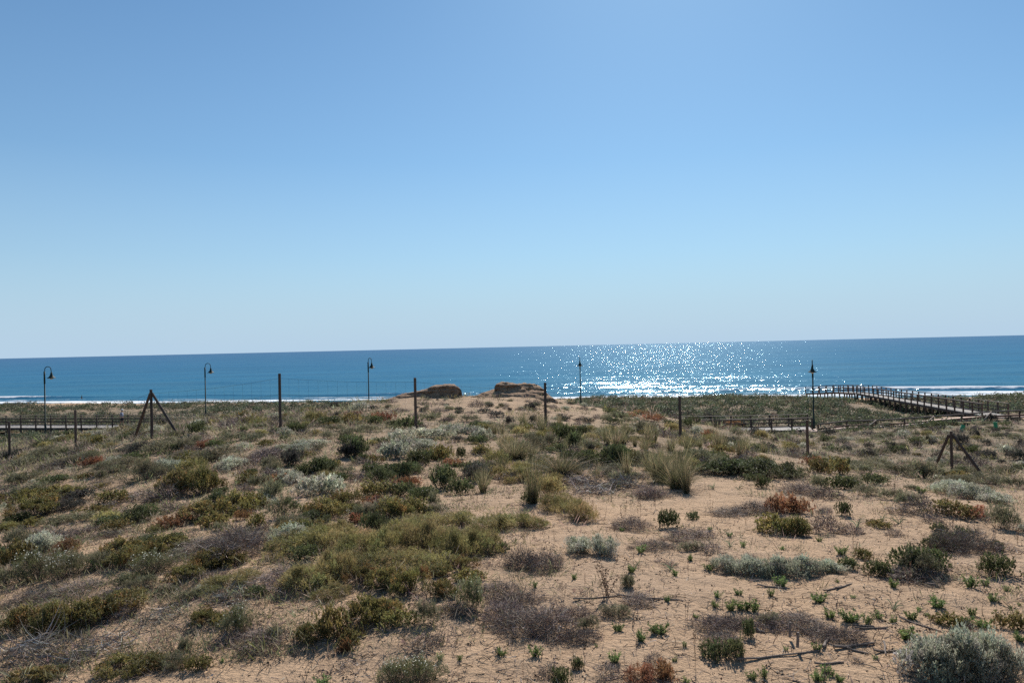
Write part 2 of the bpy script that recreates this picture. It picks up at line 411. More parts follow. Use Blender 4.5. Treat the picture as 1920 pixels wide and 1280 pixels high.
def build_sea():
    rows = np.concatenate([np.arange(96, 190, 0.55), 190 * 1.018 ** np.arange(0, 330)])
    rows = rows[rows < 70000]
    u = np.concatenate([-np.geomspace(4.0, 0.95, 26)[:-1], np.linspace(-0.95, 0.95, 420), np.geomspace(0.95, 4.0, 26)[1:]])
    Yg, U = np.meshgrid(rows, u, indexing='ij'); X = U * Yg
    d = Yg - shore_y(X)
    Z = np.zeros_like(X); foam = np.full_like(X, 0.0)
    wob = 3.4 * perlin(X * 0.024 + 3, X * 0 + 1.5) + 1.5 * perlin(X * 0.09, X * 0 + 8.5)
    def roller(d0, amp, wf, wb, seed, foamk, cx=None, cw=None):
        nonlocal Z, foam
        m = np.clip(0.62 + (.45 if d0 < 15 else .9) * perlin(X * 0.022 + seed, X * 0 + seed), 0.15, 1.2)
        if cx is not None: m = m * (0.25 + 0.75 * np.exp(-((X - cx) / cw) ** 2))
        t = d - d0 - wob * (1 + 0.02 * d0)
        prof = np.where(t < 0, np.exp(-(t / wf) ** 2), np.exp(-(t / wb) ** 2))
        Z += amp * m * prof
        ff = np.where(t < 0, np.exp(-(t / (wf * 1.5)) ** 2), np.exp(-(t / (wb * 0.35)) ** 2))
        foam = np.maximum(foam, foamk * m * ff)
    roller(6, 0.30, 1.6, 4.0, 2.3, 1.05)
    roller(13, 0.32, 1.4, 4.0, 5.1, 0.85)
    roller(21, 0.62, 1.1, 3.6, 9.7, 0.72)
    roller(38, 0.55, 1.2, 5, 14.2, 0.80, 45, 34)
    roller(60, 0.38, 3, 7, 21.9, 0.0); roller(86, 0.40, 4, 8, 3.4, 0.0); roller(125, 0.40, 6, 10, 7.9, 0.0)
    wash = np.clip(1 - np.abs(d - 7) / 13, 0, 1) ** .7; foam = np.maximum(foam, 0.74 * wash * (1 + .5 * perlin(X * .05, d * .25)))
    fade = np.clip((1200 - Yg) / 900, 0, 1)
    Z += 0.10 * fbm(X * 0.06, Yg * 0.16, 3) * fade * np.clip(d / 10, 0, 1)
    me = grid_mesh('sea', X, Yg, Z, M_SEA)
    a = me.attributes.new('foam', 'FLOAT', 'POINT'); a.data.foreach_set('value', foam.reshape(-1).astype(np.float32))
    a = me.attributes.new('depth', 'FLOAT', 'POINT'); a.data.foreach_set('value', np.clip(np.log1p(np.maximum(d, 0) / 14) / 6.0, 0, 1).reshape(-1).astype(np.float32))
    o = link('sea', me); tag(o, kind='structure')
build_sea()

def build_ground():
    rows = [-12.0]
    while rows[-1] < 175:
        y = rows[-1]; rows.append(y + (0.5 if y < 3 else 0.07 if y < 9 else 0.0085 * y))
    rows = np.array(rows)
    u = np.concatenate([-np.geomspace(5.0, 0.85, 40)[:-1], np.linspace(-0.85, 0.85, 520), np.geomspace(0.85, 5.0, 40)[1:]])
    Yg, U = np.meshgrid(rows, u, indexing='ij'); X = U * (np.maximum(Yg, 0) + 5)
    Z = ground(X, Yg)
    me = grid_mesh('sand_dunes', X, Yg, Z, M_SAND)
    hum = np.clip((Yg - 12) / 26, 0, 0.9) * np.clip((shore_y(X) - 16 - Yg) / 10, 0, 1)
    knoll = np.exp(-((X / 11) ** 2)) * np.clip((Yg - 30) / 8, 0, 1) * np.clip((52 - Yg) / 6, 0, 1)
    hum = hum * (1 - 0.75 * knoll)
    a = me.attributes.new('humus', 'FLOAT', 'POINT'); a.data.foreach_set('value', hum.reshape(-1).astype(np.float32))
    o = link('sand_dunes', me); tag(o, kind='structure')
build_ground()

# ------------------------------------------------------------------ plant prototypes
def unit(v): return v / (np.linalg.norm(v, axis=-1, keepdims=True) + 1e-9)
def leaves(base, direc, length, width, g):
    n = len(base); side = unit(np.cross(direc, g.normal(size=(n, 3))))
    length = np.broadcast_to(length, (n,))[:, None]; width = np.broadcast_to(width, (n,))[:, None]
    mid = base + direc * length * 0.55; tip = base + direc * length
    return np.stack([base, mid + side * width * .5, tip, mid - side * width * .5], 1)
def ribbon(pts, w, g):
    """pts (n,k,3) polylines -> quads"""
    n, k, _ = pts.shape; d = unit(pts[:, -1] - pts[:, 0]); side = unit(np.cross(d, g.normal(size=(n, 3))))
    w = np.broadcast_to(w, (n,))[:, None]; out = []
    for i in range(k - 1):
        w0 = w * (1 - i / k) * .5; w1 = w * (1 - (i + 1) / k) * .5
        out.append(np.stack([pts[:, i] - side * w0, pts[:, i] + side * w0, pts[:, i + 1] + side * w1, pts[:, i + 1] - side * w1], 1))
    return np.concatenate(out, 0)
def rep(c, k): return np.tile(c, (k, 1))
def curved(base, direc, length, bend, g, k=4):
    n = len(base); length = np.broadcast_to(length, (n,))[:, None]
    perp = unit(g.normal(size=(n, 3))) * bend; pts = [base]; d = direc.copy()
    for i in range(k - 1):
        pts.append(pts[-1] + d * length / (k - 1)); d = unit(d + perp / (k - 1))
    return np.stack(pts, 1)
def palette(g, n, cols, probs, jit=0.22):
    idx = g.choice(len(cols), n, p=np.array(probs) / sum(probs)); c = np.array(cols)[idx]
    return c * np.exp(g.normal(0, jit, (n, 1))) * np.exp(g.normal(0, jit * .25, (n, 3)))

def bush(seed, cols, probs, K=34, n=6500, leafL=0.034, leafW=0.012, cr=(0.07, 0.15), up=0.35, H=0.42, shootjit=0.5, twig=260, twigcol=(0.13, 0.095, 0.075), flowers=0, sd_=0.30):
    g = np.random.default_rng(seed)
    ang = g.uniform(0, 2 * math.pi, K); rr = g.uniform(0, 1, K) ** .62 * 0.40
    ph = g.uniform(0, 6.28, 3); edge = 1 + 0.16 * np.sin(2 * ang + ph[0]) + 0.12 * np.sin(3 * ang + ph[1])
    cx, cy = rr * np.cos(ang) * edge, rr * np.sin(ang) * edge
    cR = g.uniform(*cr, K) * 1.3; hh = H * np.clip(1 - (rr / 0.5) ** 2, 0.1, 1) ** 0.55 * g.uniform(0.62, 1.05, K)
    cz = np.maximum(hh - cR * 0.8, cR * 0.35)
    per_shoot = 9; ns = n // per_shoot
    k = g.choice(K, ns, p=cR ** 2 / (cR ** 2).sum())
    d = unit(g.normal(size=(ns, 3)) + np.array([0, 0, up])); d[:, 2] = np.where(d[:, 2] < -0.25, -d[:, 2], d[:, 2])
    c = np.stack([cx[k], cy[k], cz[k]], -1)
    tip = c + d * (cR[k] * g.uniform(0.55, 1.05, ns))[:, None]; tip[:, 2] = np.maximum(tip[:, 2], 0.01)
    sd = unit(d * 0.6 + g.normal(size=(ns, 3)) * shootjit * 0.5 + np.array([0, 0, up]))
    t = g.uniform(0, 1, (ns, per_shoot)); sl = g.uniform(0.04, 0.085, (ns, 1))
    base = (tip[:, None] - sd[:, None] * (t * sl)[..., None]).reshape(-1, 3)
    base[:, 2] = np.maximum(base[:, 2], 0.004)
    ld = unit(np.repeat(sd, per_shoot, 0) + g.normal(size=(ns * per_shoot, 3)) * 0.75)
    Q = leaves(base, ld, leafL * g.uniform(.6, 1.3, len(base)), leafW * g.uniform(.7, 1.2, len(base)), g)
    # colour belongs to the clump and the shoot (older, yellowing or browned growth)
    kc = palette(g, K, cols, probs, sd_); sc = palette(g, ns, cols, probs, 0.2)
    C = np.repeat(kc[k] * 0.6 + sc * 0.4, per_shoot, 0) * np.exp(g.normal(0, 0.16, (len(base), 1)))
    if flowers:
        i = np.argsort(-(tip[:, 2] + 0.25 * g.random(ns)))[:flowers * 3]; i = g.choice(i, flowers)
        fb = tip[i] + np.array([0, 0, 0.02]) + g.normal(size=(flowers, 3)) * 0.012
        F = np.concatenate([leaves(fb, unit(g.normal(size=(flowers, 3)) + np.array([0, 0, 1.])), 0.016, 0.016, g) for _ in range(2)])
        Q = np.concatenate([Q, F]); C = np.concatenate([C, np.tile([[0.72, 0.72, 0.62]], (len(F), 1))])
    fol = quad_mesh('foliage', Q, C, M_LEAF)
    # woody stems
    kk = g.choice(K, twig); b0 = np.stack([cx[kk] * 0.35, cy[kk] * 0.35, np.zeros(twig)], -1) + g.normal(size=(twig, 3)) * [0.05, 0.05, 0]
    e = np.stack([cx[kk], cy[kk], cz[kk]], -1) + g.normal(size=(twig, 3)) * 0.06
    mid = (b0 + e) / 2 + g.normal(size=(twig, 3)) * 0.04; mid[:, 2] = np.abs(mid[:, 2]) * 0.8; e[:, 2] = np.abs(e[:, 2])
    T = ribbon(np.stack([b0, mid, e], 1), g.uniform(.005, .011, twig), g)
    tw = quad_mesh('branches', T, palette(g, len(T), [twigcol, (0.22, 0.18, 0.15)], [3, 1]), M_TWIG)
    return fol, tw

def twig_bush(seed, cols, probs, n=1500, H=0.36, ln=(0.08, 0.24), w=(0.004, 0.009), flat=0.0, radius=0.5):
    g = np.random.default_rng(seed)
    ang = g.uniform(0, 6.283, n); rr = g.uniform(0, 1, n) ** .62 * radius * .92
    edge = 1 + 0.15 * np.sin(2 * ang + seed) + 0.12 * np.sin(5 * ang + 2 * seed)
    top = H * np.clip(1 - (rr / radius) ** 2, 0.03, 1) ** 0.6 * (1 + 0.25 * np.sin(rr * 20 + ang * 3))
    b = np.stack([rr * np.cos(ang) * edge, rr * np.sin(ang) * edge, top * g.uniform(0.0, 0.95, n) ** 0.8], -1)
    d = unit(np.stack([b[:, 0] * 2.2, b[:, 1] * 2.2, np.full(n, 0.35 * (1 - flat))], -1) + g.normal(size=(n, 3)) * [0.6, 0.6, 0.45 * (1 - flat * .6)])
    pts = curved(b, d, g.uniform(*ln, n), 1.1, g, 4); pts[..., 2] = np.maximum(pts[..., 2], 0.003)
    Q = ribbon(pts, g.uniform(*w, n), g)
    C = rep(palette(g, n, cols, probs, 0.3), 3)
    return quad_mesh('twigs', Q, C, M_TWIG)

def tuft(seed, cols, probs, n=620, H=0.95, spread=0.5, base_r=0.09, w=0.008, bend=0.5):
    g = np.random.default_rng(seed)
    a = g.uniform(0, 6.283, n); r = np.sqrt(g.random(n)) * base_r; b = np.stack([r * np.cos(a), r * np.sin(a), np.zeros(n)], -1)
    lean = np.abs(g.normal(0, spread * .5, n)); a2 = a + g.normal(0, .6, n)
    d = unit(np.stack([np.cos(a2) * lean, np.sin(a2) * lean, np.ones(n)], -1))
    Lh = H * g.uniform(0.45, 1.05, n); pts = [b]; dd = d.copy()
    for i in range(4):
        pts.append(pts[-1] + dd * (Lh / 4)[:, None])
        dd = unit(dd + np.stack([np.cos(a2), np.sin(a2), -0.6 * np.ones(n)], -1) * (bend * lean * (i + 1) * .35)[:, None])
    P_ = np.stack(pts, 1); P_[..., 2] = np.maximum(P_[..., 2], 0.004)
    return quad_mesh('blades', ribbon(P_, w * g.uniform(.6, 1.2, n), g), rep(palette(g, n, cols, probs, 0.22), 4), M_LEAF)

def sprig(seed, nst=9, H=0.16, cols=None):
    g = np.random.default_rng(seed); Qs = []; Cs = []
    cols = cols or [(0.115, 0.165, 0.050), (0.17, 0.21, 0.07), (0.085, 0.12, 0.045)]
    for s in range(nst):
        a = g.uniform(0, 6.283); lean = g.uniform(0.1, 0.7); h = H * g.uniform(.6, 1.1)
        d = unit(np.array([math.cos(a) * lean, math.sin(a) * lean, 1.0])); b = np.array([math.cos(a), math.sin(a), 0]) * g.uniform(0, .03)
        m = 26; t = g.uniform(.15, 1, m); base = b + d * (t * h)[:, None]
        ld = unit(d[None] * 0.9 + unit(g.normal(size=(m, 3))) * 0.8)
        Qs.append(leaves(base, ld, g.uniform(.022, .042, m), g.uniform(.008, .013, m), g)); Cs.append(palette(g, m, cols, [2, 1, 1], .2))
        Qs.append(ribbon(np.stack([b, b + d * h * .5, b + d * h])[None], .006, g)); Cs.append(np.tile([[.12, .11, .06]], (2, 1)))
    return quad_mesh('sprig', np.concatenate(Qs), np.concatenate(Cs), M_LEAF)

def seed_stalk(seed, nst=8, H=0.55, lean=0.5):
    g = np.random.default_rng(seed); Qs = []; Cs = []
    for s in range(nst):
        a = g.uniform(0, 6.283); l = g.uniform(0.05, lean); d = unit(np.array([[math.cos(a) * l, math.sin(a) * l, 1.0]]))
        pts = curved(np.zeros((1, 3)) + g.normal(size=(1, 3)) * [.02, .02, 0], d, H * g.uniform(.6, 1.05), .25, g, 6)
        Qs.append(ribbon(pts, .009, g)); Cs.append(np.tile([[.17, .11, .07]], (5, 1)))
        m = 46; t = g.uniform(.3, 1, m); i = np.clip((t * 5).astype(int), 0, 4); f = (t * 5 - i)[:, None]
        base = pts[0][i] * (1 - f) + pts[0][i + 1] * f + g.normal(size=(m, 3)) * .007
        Qs.append(leaves(base, unit(g.normal(size=(m, 3)) + [0, 0, .7]), g.uniform(.016, .03, m), g.uniform(.010, .016, m), g))
        Cs.append(palette(g, m, [(.24, .14, .075), (.16, .09, .05), (.30, .20, .11)], [2, 2, 1], .2))
    return quad_mesh('seed_stalks', np.concatenate(Qs), np.concatenate(Cs), M_TWIG)

def strap(seed, n=9, ln=0.32):
    g = np.random.default_rng(seed); a = g.uniform(0, 6.283, n); l = g.uniform(.5, 1.6, n)
    d = unit(np.stack([np.cos(a) * l, np.sin(a) * l, np.ones(n)], -1)); pts = [np.zeros((n, 3))]
    for i in range(5):
        pts.append(pts[-1] + d * (ln * g.uniform(.8, 1, n) / 5)[:, None]); d = unit(d + [0, 0, -.32])
    P_ = np.stack(pts, 1); P_[..., 2] = np.maximum(P_[..., 2], .005)
    return quad_mesh('leaves', ribbon(P_, .022, g), rep(palette(g, n, [(.10, .13, .08), (.15, .17, .10), (.3, .25, .15)], [3, 2, 1], .15), 5), M_LEAF)

def dry_branches(seed, n=190):
    g = np.random.default_rng(seed); a = g.uniform(0, 6.283, n); r = np.sqrt(g.random(n)) * .42
    b = np.stack([r * np.cos(a), r * np.sin(a), g.uniform(.0, .16, n) * (1 - r)], -1)
    th = g.normal(0.3, .9, n); d = unit(np.stack([np.cos(th) * g.choice([-1, 1], n), np.sin(th), g.normal(.05, .25, n)], -1))
    pts = curved(b, d, g.uniform(.12, .5, n), 1.3, g, 6); pts[..., 2] = np.maximum(pts[..., 2], .006)
    Q = ribbon(pts, g.uniform(.006, .018, n), g)
    return quad_mesh('branches', Q, rep(palette(g, n, [(.26, .22, .19), (.16, .13, .11), (.42, .38, .33)], [4, 4, 2], .2), 5), M_TWIG)

OL = [(0.145, 0.125, 0.042), (0.100, 0.100, 0.036), (0.20, 0.145, 0.046), (0.27, 0.135, 0.048)]
GR = [(0.072, 0.086, 0.036), (0.098, 0.106, 0.043), (0.056, 0.064, 0.032)]
GY = [(0.32, 0.32, 0.235), (0.40, 0.39, 0.30), (0.23, 0.232, 0.17)]
FI = [(0.150, 0.142, 0.082), (0.110, 0.108, 0.062), (0.21, 0.18, 0.115)]
YE = [(0.205, 0.175, 0.064), (0.145, 0.138, 0.052), (0.25, 0.19, 0.085)]
RU = [(0.21, 0.088, 0.042), (0.27, 0.135, 0.060), (0.14, 0.075, 0.040)]
DK = [(0.050, 0.050, 0.044), (0.036, 0.038, 0.034), (0.075, 0.066, 0.052)]
TW = [(0.165, 0.120, 0.098), (0.22, 0.17, 0.14), (0.105, 0.078, 0.066), (0.32, 0.265, 0.22)]
MA = [(0.155, 0.145, 0.070), (0.100, 0.098, 0.050), (0.34, 0.26, 0.15)]
PROTO = {}
def both(kind, cols, probs, **kw):
    big = [bush(hash_(kind) + i, cols, probs, **kw) for i in range(3)]
    ks = dict(kw); ks['K'] = 22; ks['n'] = 2200; ks['leafL'] = kw.get('leafL', .034) * 2.0; ks['leafW'] = kw.get('leafW', .012) * 2.0; ks['twig'] = 60
    ks['cr'] = (0.13, 0.24)
    if ks.get('flowers'): ks['flowers'] = 30
    small = [bush(hash_(kind) + 50 + i, cols, probs, **ks) for i in range(2)]
    PROTO[kind] = (big, small)
def hash_(s): return sum(ord(c) * (i + 3) for i, c in enumerate(s))
both('olive', OL, [5, 3, 2, 0.8], K=46, n=8500, cr=(0.06, 0.12), leafL=.030, leafW=.014)
both('green', GR, [4, 3, 2], K=34, n=7500, leafL=.032, leafW=.013)
both('silver', GY, [4, 3, 2], K=40, n=7800, leafL=.034, leafW=.0125, up=.4, H=.38, twigcol=(.16, .15, .14))
both('heath', FI, [4, 3, 2], K=38, n=6800, leafL=.042, leafW=.0065, up=.9, H=.40, twigcol=(.14, .115, .095))
both('flower', FI[:2] + GR[1:2], [3, 3, 3], K=40, n=7600, leafL=.040, leafW=.0070, up=.9, H=.5, flowers=75)
both('yellow', YE, [4, 3, 2], K=36, n=7600, leafL=.048, leafW=.0065, up=1.0, H=.36)
both('rust', RU, [4, 2, 3], K=34, n=6500, leafL=.034, leafW=.012, H=.40)
both('dark', DK, [4, 3, 2], K=32, n=6500, leafL=.034, leafW=.010, H=.42, twigcol=(.07, .06, .055))
PROTO['twig'] = ([(None, twig_bush(300 + i, TW, [4, 3, 3, 1], n=1750)) for i in range(3)], [(None, twig_bush(320 + i, TW, [4, 3, 3, 1], n=520, w=(.009, .018))) for i in range(2)])
PROTO['dry'] = ([(None, dry_branches(340 + i, 260)) for i in range(2)], [(None, dry_branches(350 + i, 90)) for i in range(2)])
PROTO['marram'] = ([(None, tuft(360 + i, MA, [4, 3, 1.2], spread=(.7, 1.0, .85)[i])) for i in range(3)], [(None, tuft(370 + i, MA, [3, 3, 2], n=170, w=.014)) for i in range(2)])
PROTO['sprig'] = ([(None, sprig(380 + i, nst=12 + 3 * i)) for i in range(4)],) * 2
PROTO['stalk'] = ([(None, seed_stalk(390 + i)) for i in range(3)], [(None, seed_stalk(395 + i, nst=2, lean=.25)) for i in range(2)])
PROTO['strap'] = ([(None, strap(400 + i)) for i in range(3)],) * 2
NOM = {  # kind: (object name, nominal width, nominal height, category, plain words)
    'olive': ('olive_shrub', 1.0, .45, 'shrub', 'brown tipped olive shrub', 'leafy olive green shrubs'),
    'green': ('green_shrub', 1.0, .45, 'shrub', 'dark green leafy shrub', 'dark green dune shrubs'),
    'silver': ('silver_shrub', 1.0, .42, 'shrub', 'pale silver grey shrub', 'silver grey dune shrubs'),
    'heath': ('heath_shrub', 1.0, .45, 'shrub', 'wispy grey green shrub', 'wispy grey green shrubs'),
    'flower': ('flowering_shrub', 1.0, .55, 'shrub', 'white flowered wispy shrub', 'white flowered shrubs'),
    'yellow': ('broom_shrub', 1.0, .42, 'shrub', 'yellowish green feathery shrub', 'yellow green feathery shrubs'),
    'rust': ('rust_shrub', 1.0, .45, 'shrub', 'rust brown dried shrub', 'rust brown shrubs'),
    'dark': ('dark_shrub', 1.0, .46, 'shrub', 'very dark dense shrub', 'dark dense shrubs'),
    'twig': ('leafless_shrub', 1.0, .40, 'shrub', 'leafless brown twiggy shrub', 'leafless brown shrubs'),
    'dry': ('dead_branches', 1.0, .28, 'branches', 'dead grey branch tangle', 'tangles of dead branches'),
    'marram': ('grass_tuft', .9, .9, 'grass tuft', 'tall spiky grass tuft', 'tall grass tufts'),
    'sprig': ('green_sprout', .2, .19, 'sprout', 'fresh green fleshy sprout', 'green sprouts on the sand'),
    'stalk': ('seed_stalks', .45, .52, 'dry stalks', 'brown seed head stalks', 'brown seed stalks'),
    'strap': ('strap_leaf_plant', .5, .2, 'plant', 'arching strap leaved plant', 'strap leaved plants'),
}
# landmarks people can find in the photograph, for the labels
LM = [(17, 830, 'the far left fence post'), (141, 810, 'the second post from left'), (283, 780, 'the left braced post'),
      (524, 760, 'the tallest fence post'), (778, 765, 'the post by the dark boulder'), (1022, 760, 'the post by the ledge'),
      (1274, 785, 'the post right of centre'), (1513, 825, 'the post below the lamp'), (1783, 850, 'the right braced post'),
      (1000, 870, 'the tall fan shaped grass'), (1830, 1230, 'the huge silver bush'), (765, 1270, 'the white flowered bush'),
      (1130, 1080, 'the tallest seed stalks'), (990, 1150, 'the widest leafless bush'), (690, 1170, 'the brown tipped olive mound'),
      (1460, 1228, 'the longest cane'), (1485, 960, 'the rust red bush'), (1470, 1055, 'the long silver row'), (1735, 1060, 'the brown stemmed bush'),
      (350, 905, 'the round olive mound'), (100, 1160, 'the long olive mound'), (40, 1230, 'the pale dead branches'), (590, 905, 'the large silver mound'),
      (1110, 1015, 'the round silver bush'), (1110, 915, 'the tangled grey roots'), (1430, 870, 'the biggest dark green bush'), (850, 1020, 'the yellow green thicket'),
      (1360, 1210, 'the bottom two tone bush'), (1550, 1110, 'the pair of short canes'), (1690, 1110, 'the bare sand patch'), (1220, 880, 'the straw coloured tufts'),
      (180, 1050, 'the speckled flowering thicket'), (820, 900, 'the paired green mounds'),
      (1868, 806, 'the upright green guard'), (1800, 812, 'the leaning green guard'), (1640, 870, 'the flat beyond the ridge'), (1700, 800, 'the log fence'), (1450, 800, 'the low walkway'),
      (60, 815, 'the leftmost lamp'), (220, 805, 'the walking person'), (390, 790, 'the second lamp'), (640, 780, 'the third lamp'), (1100, 775, 'the fourth lamp'), (1880, 880, 'the far right scrub'),
      (30, 900, 'the upper left edge'), (30, 1000, 'the middle left edge'), (200, 900, 'the dark left hollow'), (930, 760, 'the rock ledge'), (1880, 960, 'the middle right edge'), (450, 850, 'the slope below the tripod'),
      (620, 850, 'the slope between two posts'), (1540, 760, 'the fifth lamp')]
LABELED = []      # (object, px, py, kind, size word)
PLACED = []       # x, y, radius
def put(kind, x, y, W, Hh, D=None, seed=None, sink=0.02, z=None):
    name, nw, nh, cat, words, grp = NOM[kind]
    g = rnd
    zz = float(ground(x, y)) - sink if z is None else z
    bigs, smalls = PROTO[kind]
    dist = math.hypot(x, y); pxw = W * FPX / dist
    lst = bigs if (pxw > 75 or kind in ('sprig', 'strap')) else smalls
    fol, tw = g.choice(lst); D = D or W * g.uniform(.75, 1.05)
    rz = g.uniform(0, 6.283) if abs(D / W - 1) < .35 else g.choice([0, math.pi]) + g.uniform(-.25, .25)
    sc = (W / nw, D / nw, Hh / nh)
    slope = 0.0
    if fol is not None and tw is not None and pxw > 60:
        o = empty(name, (x, y, zz), rz); o.scale = sc
        link('foliage', fol, o); link('branches', tw, o)
    elif fol is not None:
        o = link(name, fol); o.location = (x, y, zz); o.rotation_euler = (0, 0, rz); o.scale = sc
    else:
        o = link(name, tw); o.location = (x, y, zz); o.rotation_euler = (0, 0, rz); o.scale = sc
    # lie with the slope of the dune
    e = max(W * .3, .2); gz = [float(v) for v in base_z(np.array([x + e, x - e, x, x]), np.array([y, y, y + e, y - e]))]
    nrm = Vector((-(gz[0] - gz[1]) / (2 * e), -(gz[2] - gz[3]) / (2 * e), 1)).normalized()
    if kind not in ('marram', 'stalk', 'sprig'):
        q = Vector((0, 0, 1)).rotation_difference(nrm)
        o.rotation_mode = 'QUATERNION'; o.rotation_quaternion = q @ Matrix.Rotation(rz, 3, 'Z').to_quaternion()
    o['category'] = cat; o['group'] = grp
    px, py = to_px((x, y, zz + Hh * .5)); PLACED.append((x, y, W * .5))
    size = 'tiny' if pxw < 32 else 'small' if pxw < 62 else 'medium' if pxw < 115 else 'broad'
    LABELED.append((o, px, py, kind, size))
    return o

def from_list(ox, oy, s, items):
    """(kind, column, row of the foot, width, height) read off an enlarged crop of the photograph"""
    px = np.array([ox + i[1] / s for i in items]); py = np.array([oy + i[2] / s for i in items])
    pts, ok = hits(px, py)
    for it, p, k in zip(items, pts, ok):
        if not k: continue
        kind, _, _, w, h = it; dist = math.hypot(p[0], p[1]); W = w / s * dist / FPX; hp = h / s * dist / FPX
        dep = math.atan2(EYE - p[2], dist)
        if kind in ('marram', 'stalk', 'sprig', 'strap'):
            if kind == 'marram': W *= 1.35; hp *= .95
            put(kind, p[0], p[1], W, max(hp * .95, .05), D=W); continue
        if kind == 'yellow': W *= 1.3; hp *= 1.1
        D = W * (.8 if w < 2.6 * h else .8 * 2.6 * h / w * 1.15); D = max(D, .35 * W)
        H = max((hp - D * math.sin(dep) * .9) / math.cos(dep), .26 * min(W, 2.2 * hp), .10)
        put(kind, p[0], p[1] + D * .42, W * 1.2, H * (1.12 if kind == 'twig' else 1.25 if kind == 'silver' else 1.42), D=D * 1.15)

A = [('green',690,135,110,50),('rust',455,155,90,45),('heath',70,255,160,60),('twig',300,165,240,50),('dark',690,82,190,50),('dark',1510,152,115,80),
('green',270,240,140,45),('olive',420,222,80,30),('heath',520,230,60,50),('heath',560,200,220,80),('heath',720,235,240,100),('silver',850,190,200,80),
('olive',900,305,200,120),('olive',1030,305,190,130),('olive',1125,268,80,50),('silver',1180,170,220,70),('heath',1090,130,260,80),('rust',1090,55,120,40),
('twig',1360,120,200,70),('heath',1400,185,130,80),('green',1300,210,70,45),('green',1650,190,200,90),('silver',1610,310,170,110),('silver',1710,300,170,110),('silver',1500,245,180,90),
('rust',1440,250,120,60),('olive',1010,445,220,110),('olive',1190,412,240,130),('olive',1310,380,120,90),('heath',1400,340,160,110),('flower',1470,420,150,110),
('rust',1265,430,70,50),('olive',1330,475,100,75),('olive',1465,475,80,45),('green',1570,520,150,80),('green',700,450,200,100),('rust',880,475,150,70),('olive',580,490,130,60),
('olive',300,330,200,60),('dark',300,395,200,70),('dark',390,340,140,60),('olive',120,440,240,110),('green',60,470,120,60),('heath',100,320,160,60),('twig',700,330,170,60),('olive',570,345,130,65),  # the two dark shrubs stand in for the shadow on this slope
('twig',560,370,100,40),('heath',60,580,160,90),('twig',330,530,260,55),('twig',520,525,180,50),('green',890,545,100,50),('heath',1140,490,90,50),
('twig',980,620,280,90),('twig',1190,590,290,120),('rust',300,610,190,75),('olive',45,690,120,110),('flower',130,770,220,150),('flower',290,750,220,140),('heath',480,700,180,100),
('green',700,605,230,80),('flower',740,740,280,140),('olive',1060,690,230,110),('olive',1180,680,160,90),('olive',930,770,240,110),('yellow',1140,815,260,90),('heath',700,810,180,80),('heath',860,830,150,70),
('yellow',1500,620,260,130),('yellow',1650,600,260,140),('yellow',1740,520,150,90),('yellow',1590,820,260,170),('yellow',1740,760,200,170),('yellow',1700,860,200,90),
('twig',1420,785,260,100),('dry',1150,865,280,90),('green',1340,830,110,50),('twig',330,850,300,80),('twig',90,890,200,80),('twig',560,860,240,60),
('olive',240,1055,280,170),('olive',400,1010,260,150),('olive',90,1030,220,130),('olive',570,950,330,140),('dry',100,1180,300,170),('dry',260,1240,260,120),('dry',460,1150,320,120),('dry',830,965,240,80),
('olive',1040,995,180,100),('olive',1150,990,130,80),('flower',1230,1045,190,160),('twig',1170,1090,140,70),('twig',1320,1120,260,120),('olive',1600,1090,200,120),('olive',1730,1050,160,170),
('heath',960,1120,90,80),('olive',560,1265,260,110),('olive',720,1245,240,110),('heath',890,1225,200,110),('olive',1010,1225,120,80),('olive',150,1285,300,50),('sprig',1680,1285,110,55),
('heath',400,150,190,60),('heath',180,130,200,60),('heath',60,180,160,60),('silver',560,150,130,45),('heath',930,130,190,60),('heath',800,90,160,60),('twig',840,310,120,40),
('stalk',870,800,120,120),('sprig',500,690,70,60),('sprig',1160,1170,30,40),('heath',250,470,160,60),('twig',150,570,160,50),('heath',420,440,120,50),('flower',640,790,130,80),('heath',960,860,160,60),('twig',1060,760,160,50),('silver',1030,830,90,50),
('green',260,980,150,60),('heath',30,780,120,90),('twig',620,960,120,60),('heath',1420,1060,110,80),('twig',1180,870,160,60)]
